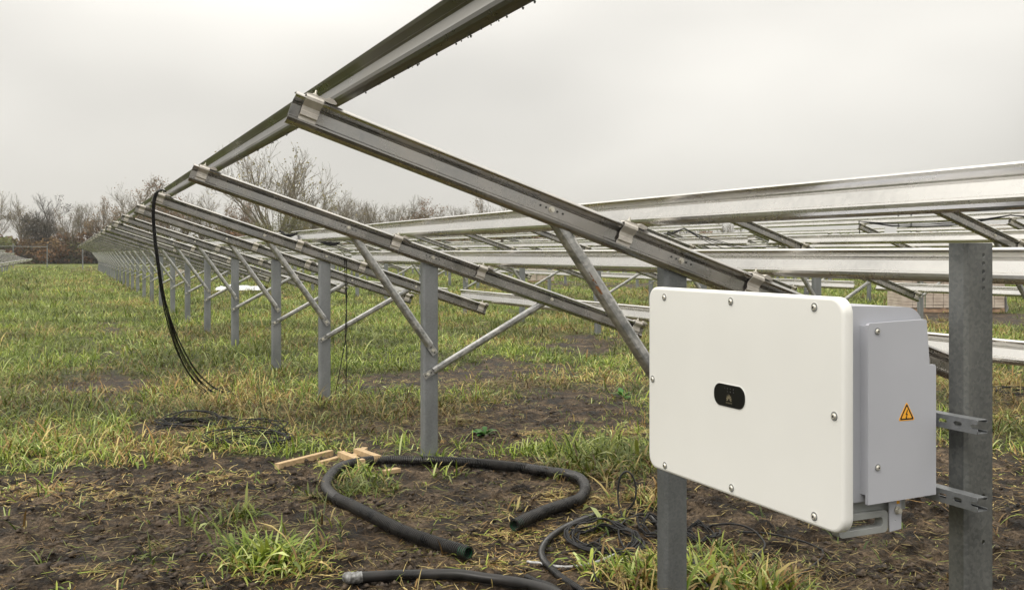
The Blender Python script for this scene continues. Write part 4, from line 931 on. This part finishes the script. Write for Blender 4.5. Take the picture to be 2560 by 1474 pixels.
def make_tree(seed, H, spread, leaf, nleaf, stems=1, upness=.55, kids=(5, 5, 4, 4), dark=False, clump=0, flare=.2):
    segs, tips, R = grow(seed, H, spread, stems=stems, upness=upness, kids=kids, flare=flare)
    zmax = max(p.z for p in tips); k = H/zmax
    for g_ in segs:
        for i, (pts, a, b) in enumerate(g_): g_[i] = ([p*k for p in pts], a, b)
    tips = [p*k for p in tips]
    t = bpy.data.objects.new('bare_tree', None); COL.objects.link(t); mt = M_BARKD if dark else M_BARK
    V, Fq = seg_mesh(segs[0], 6); npmesh('trunk', V, Fq, mt, t, smooth=True)
    V, Fq = seg_mesh(segs[1], 4); cr = npmesh('crown', V, Fq, mt, t)
    if nleaf:
        P = []
        pool = tips if not clump else [p for p in tips if vnoise(p.x*.45+seed, p.z*.45+p.y*.3, seed) > .5]
        for i in range(nleaf): q = R.choice(pool); P.append((q.x+R.gauss(0, .22), q.y+R.gauss(0, .22), q.z+R.gauss(0, .22)))
        V, Fq, C = leaf_cloud(P, .17, LCOL[leaf], R); npmesh('foliage', V, Fq, M_LEAF, cr, col=C)
    return t
def place(t, px, d, Htrue, label, group, rz, first=False, H=10, sx_=1):
    c = t if first else copy_tree(t)
    w_ = D(px, HY, d); c.location = (w_.x, w_.y, -.1); k = Htrue/H; c.scale = (k*sx_, k*sx_, k); c.rotation_euler = (0, 0, rz); tag(c, label, 'tree', group); return c
TG = 'trees of the treeline'
VAR = {}
VAR['big'] = make_tree(11, 10, .52, 'yellow', 850, stems=4, upness=.7, kids=(4, 3, 3, 2), flare=.30)
VAR['bare'] = make_tree(22, 10, .55, 'yellow', 240, stems=3, upness=.8, kids=(4, 3, 3, 3), flare=.25)
VAR['bare2'] = make_tree(35, 10, .45, 'olive', 300, stems=2, upness=.9, kids=(4, 3, 3, 3))
VAR['brown'] = make_tree(44, 10, .62, 'brown', 1500, stems=2, upness=.7, kids=(4, 4, 3, 3), clump=1)
VAR['ivy'] = make_tree(51, 10, .6, 'dark', 4200, stems=2, upness=.8, dark=True, kids=(4, 4, 3, 3), clump=1)
VAR['rust'] = make_tree(63, 10, .75, 'rust', 2200, stems=2, upness=.6, kids=(4, 4, 3, 3), clump=1)
VAR['yellow'] = make_tree(77, 10, .65, 'yellow', 1500, stems=2, upness=.7, kids=(5, 4, 4, 3), clump=1)
VAR['olive'] = make_tree(88, 10, 1.0, 'olive', 6000, upness=.4, kids=(5, 5, 4, 3))
DESC = {'big': 'tall sparse yellow leaved tree', 'bare': 'bare leafless tree', 'bare2': 'slim nearly bare tree', 'brown': 'brown leaved half bare tree',
        'ivy': 'dark ivy clad tree', 'rust': 'rust leaved tree', 'yellow': 'small pale yellow tree', 'olive': 'dense olive green tree'}
LIST = [(-20, 474, 'bare', 150, 1, 'cut by the left picture edge'), (55, 480, 'bare', 150, 1, 'above the unfinished fence'), (125, 478, 'ivy', 148, 1.15, 'above the fence end post'), (168, 520, 'brown', 158, 1, 'low, just right of the dark ivy tree'), (195, 500, 'bare2', 150, 1, 'left of the far end of the first row'), (252, 488, 'brown', 150, 1, 'leaning over the far rafters'),
        (295, 505, 'bare', 156, 1, 'left of the tall leafy pale one'), (335, 438, 'brown', 148, 1.1, 'tallest in the left half, over the rafter ends'), (375, 470, 'brown', 156, 1, 'between the tallest left tree and the rusty one'), (425, 440, 'rust', 148, 1.0, 'behind the hanging cable bundle'), (462, 480, 'bare', 155, 1, 'right of the rusty tree by the cables'),
        (510, 462, 'bare', 148, 1, 'under the long purlin at left'), (550, 500, 'brown', 155, 1, 'between second and third rafter'), (595, 488, 'rust', 150, 1.1, 'left below the tall yellow one'), (632, 505, 'brown', 156, 1, 'low, left foot of the tall yellow one'),
        (712, 350, 'big', 118, 1.0, 'towering over the second rafter'), (688, 515, 'olive', 112, 1.3, 'at the foot of the tall yellow one'), (758, 500, 'brown', 150, 1, 'behind the second rafter, right of the tall one'), (806, 455, 'yellow', 120, .8, 'right beside the tall yellow leaved one'),
        (840, 490, 'bare2', 148, 1, 'over the second rafter at centre left'), (878, 474, 'bare', 140, 1.1, 'round crowned, over the second rafter'), (925, 498, 'bare2', 146, 1, 'above where the second row begins'), (972, 505, 'bare2', 150, 1, 'above the left end of the upper purlin'), (1025, 486, 'bare', 142, 1.2, 'in the gap below the big rafter'),
        (1068, 488, 'rust', 140, 1.2, 'in the gap below the big rafter'), (1120, 512, 'bare', 152, 1, 'low, centre gap below the rafter'), (1160, 512, 'bare2', 150, 1, 'low, right of the centre gap'), (1215, 486, 'brown', 142, 1, 'half hidden under the big rafter'), (1262, 492, 'bare', 148, 1, 'cut off by the big rafter underside'),
        (1330, 520, 'bare', 165, 1.2, 'seen between purlins above the far pallet'), (1400, 525, 'bare2', 170, 1.2, 'seen between purlins left of the rusty brace'), (1470, 535, 'brown', 175, 1.2, 'seen between purlins by the rusty brace'), (1550, 540, 'bare', 180, 1.3, 'seen between purlins right of the rusty brace'), (1630, 545, 'bare2', 185, 1.3, 'behind the clamp of the big rafter'),
        (1705, 548, 'bare', 190, 1.3, 'between purlins above the inverter left corner'), (1765, 552, 'bare', 190, 1.3, 'between purlins above the inverter window'), (1830, 550, 'bare2', 195, 1.3, 'between purlins above the inverter centre'), (1890, 556, 'bare', 200, 1.3, 'between purlins above the inverter right half'),
        (2180, 576, 'brown', 230, 1.2, 'tiny, below the sagging cables'), (2340, 562, 'bare', 230, 1.3, 'left of the dark post top'), (2440, 548, 'bare', 220, 1.3, 'far, above the dark post top'), (2500, 556, 'bare2', 225, 1.3, 'far, at the right picture edge')]
seen = set()
for i, (px, ty, v, d, sx_, where) in enumerate(LIST):
    Ht = (HY-ty)*d/F_PX+CH+.1
    place(VAR[v], px, d, Ht, DESC[v]+' '+where, TG, (i*2.4) % 6.28, first=v not in seen, sx_=sx_); seen.add(v)
# understorey bushes along the foot of the treeline
def make_bush(seed, leaf, n):
    R = random.Random(seed); t = bpy.data.objects.new('bush', None); COL.objects.link(t); P = []; sg = []
    for k in range(10):
        a = R.random()*6.28; tip = Vector((math.cos(a)*R.uniform(.3, 1.5), math.sin(a)*R.uniform(.3, 1.0), R.uniform(1.2, 2.4))); sg.append(([Vector((0, 0, -.1)), tip*.5+Vector((0, 0, .2)), tip], .05, .012))
    cl = [(R.gauss(0, 1.0), R.gauss(0, .7), R.uniform(.15, 2.2), R.uniform(.35, .8)) for _ in range(24)]
    for i in range(n):
        c = R.choice(cl); v = Vector((R.gauss(0, 1), R.gauss(0, 1), R.gauss(0, 1))).normalized()*c[3]*R.uniform(.5, 1.05); P.append((c[0]+v.x, c[1]+v.y, max(.05, c[2]+v.z*.8)))
    V, Fq = seg_mesh(sg, 4); npmesh('stem', V, Fq, M_BARKD, t)
    V, Fq, C = leaf_cloud(P, .20, LCOL[leaf], R); npmesh('foliage', V, Fq, M_LEAF, t, col=C); return t
BV = {k: make_bush(100+i, k, 3800) for i, k in enumerate(('brown', 'rust', 'olive', 'green', 'dark'))}
BD = {'brown': 'brown leaved bush', 'rust': 'orange leaved bush', 'olive': 'olive green bush', 'green': 'green bush', 'dark': 'dark thicket bush'}
seen = set(); order = ['brown', 'rust', 'green', 'brown', 'rust', 'olive', 'rust', 'dark', 'olive', 'green', 'brown', 'olive', 'brown', 'rust', 'olive', 'dark', 'brown', 'olive', 'green', 'brown']
bx = -60; used_l = set()
for i in range(46):
    k = order[i % len(order)]; d = (146 if bx < 1300 else 170)+(i*37 % 9); w_ = D(bx, HY, d); c = BV[k] if k not in seen else copy_tree(BV[k]); seen.add(k)
    s = 1.55+.5*((i*29) % 7)/7; c.location = (w_.x, w_.y, -.1); c.scale = (s*1.6, s, s*(.85+.3*((i*13) % 5)/5)); c.rotation_euler = (0, 0, i*1.9)
    for prev in sorted(LIST, key=lambda q: abs(q[0]-bx)):
        side_ = 'left' if bx < prev[0] else 'right'
        lb = '%s %s of the %s %s' % (BD[k], side_, ' '.join(DESC[prev[2]].split()[-3:]), ' '.join(prev[5].replace(',', '').split()[:7]))
        if lb not in used_l: break
    used_l.add(lb); tag(c, ' '.join(lb.split()[:16]), 'bush', 'bushes along the foot of the treeline')
    bx += 50 if bx < 1300 else 80
print('objects', len(bpy.data.objects))

# ------------------------------------------------------------------ damp air between here and the treeline
hm = bpy.data.materials.new('damp_air'); hm.use_nodes = True; ht = hm.node_tree; ht.nodes.clear()
ho = ht.nodes.new('ShaderNodeOutputMaterial'); hv = ht.nodes.new('ShaderNodeVolumePrincipled'); ht.links.new(hv.outputs[0], ho.inputs['Volume'])
hv.inputs['Color'].default_value = (.93, .93, .91, 1); hv.inputs['Density'].default_value = .0004; hv.inputs['Anisotropy'].default_value = .3
hb_ = MB(); hb_.box((0, 0, 12), (1020, 1020, 28)); hz = hb_.build('haze', hm); hz['kind'] = 'stuff'
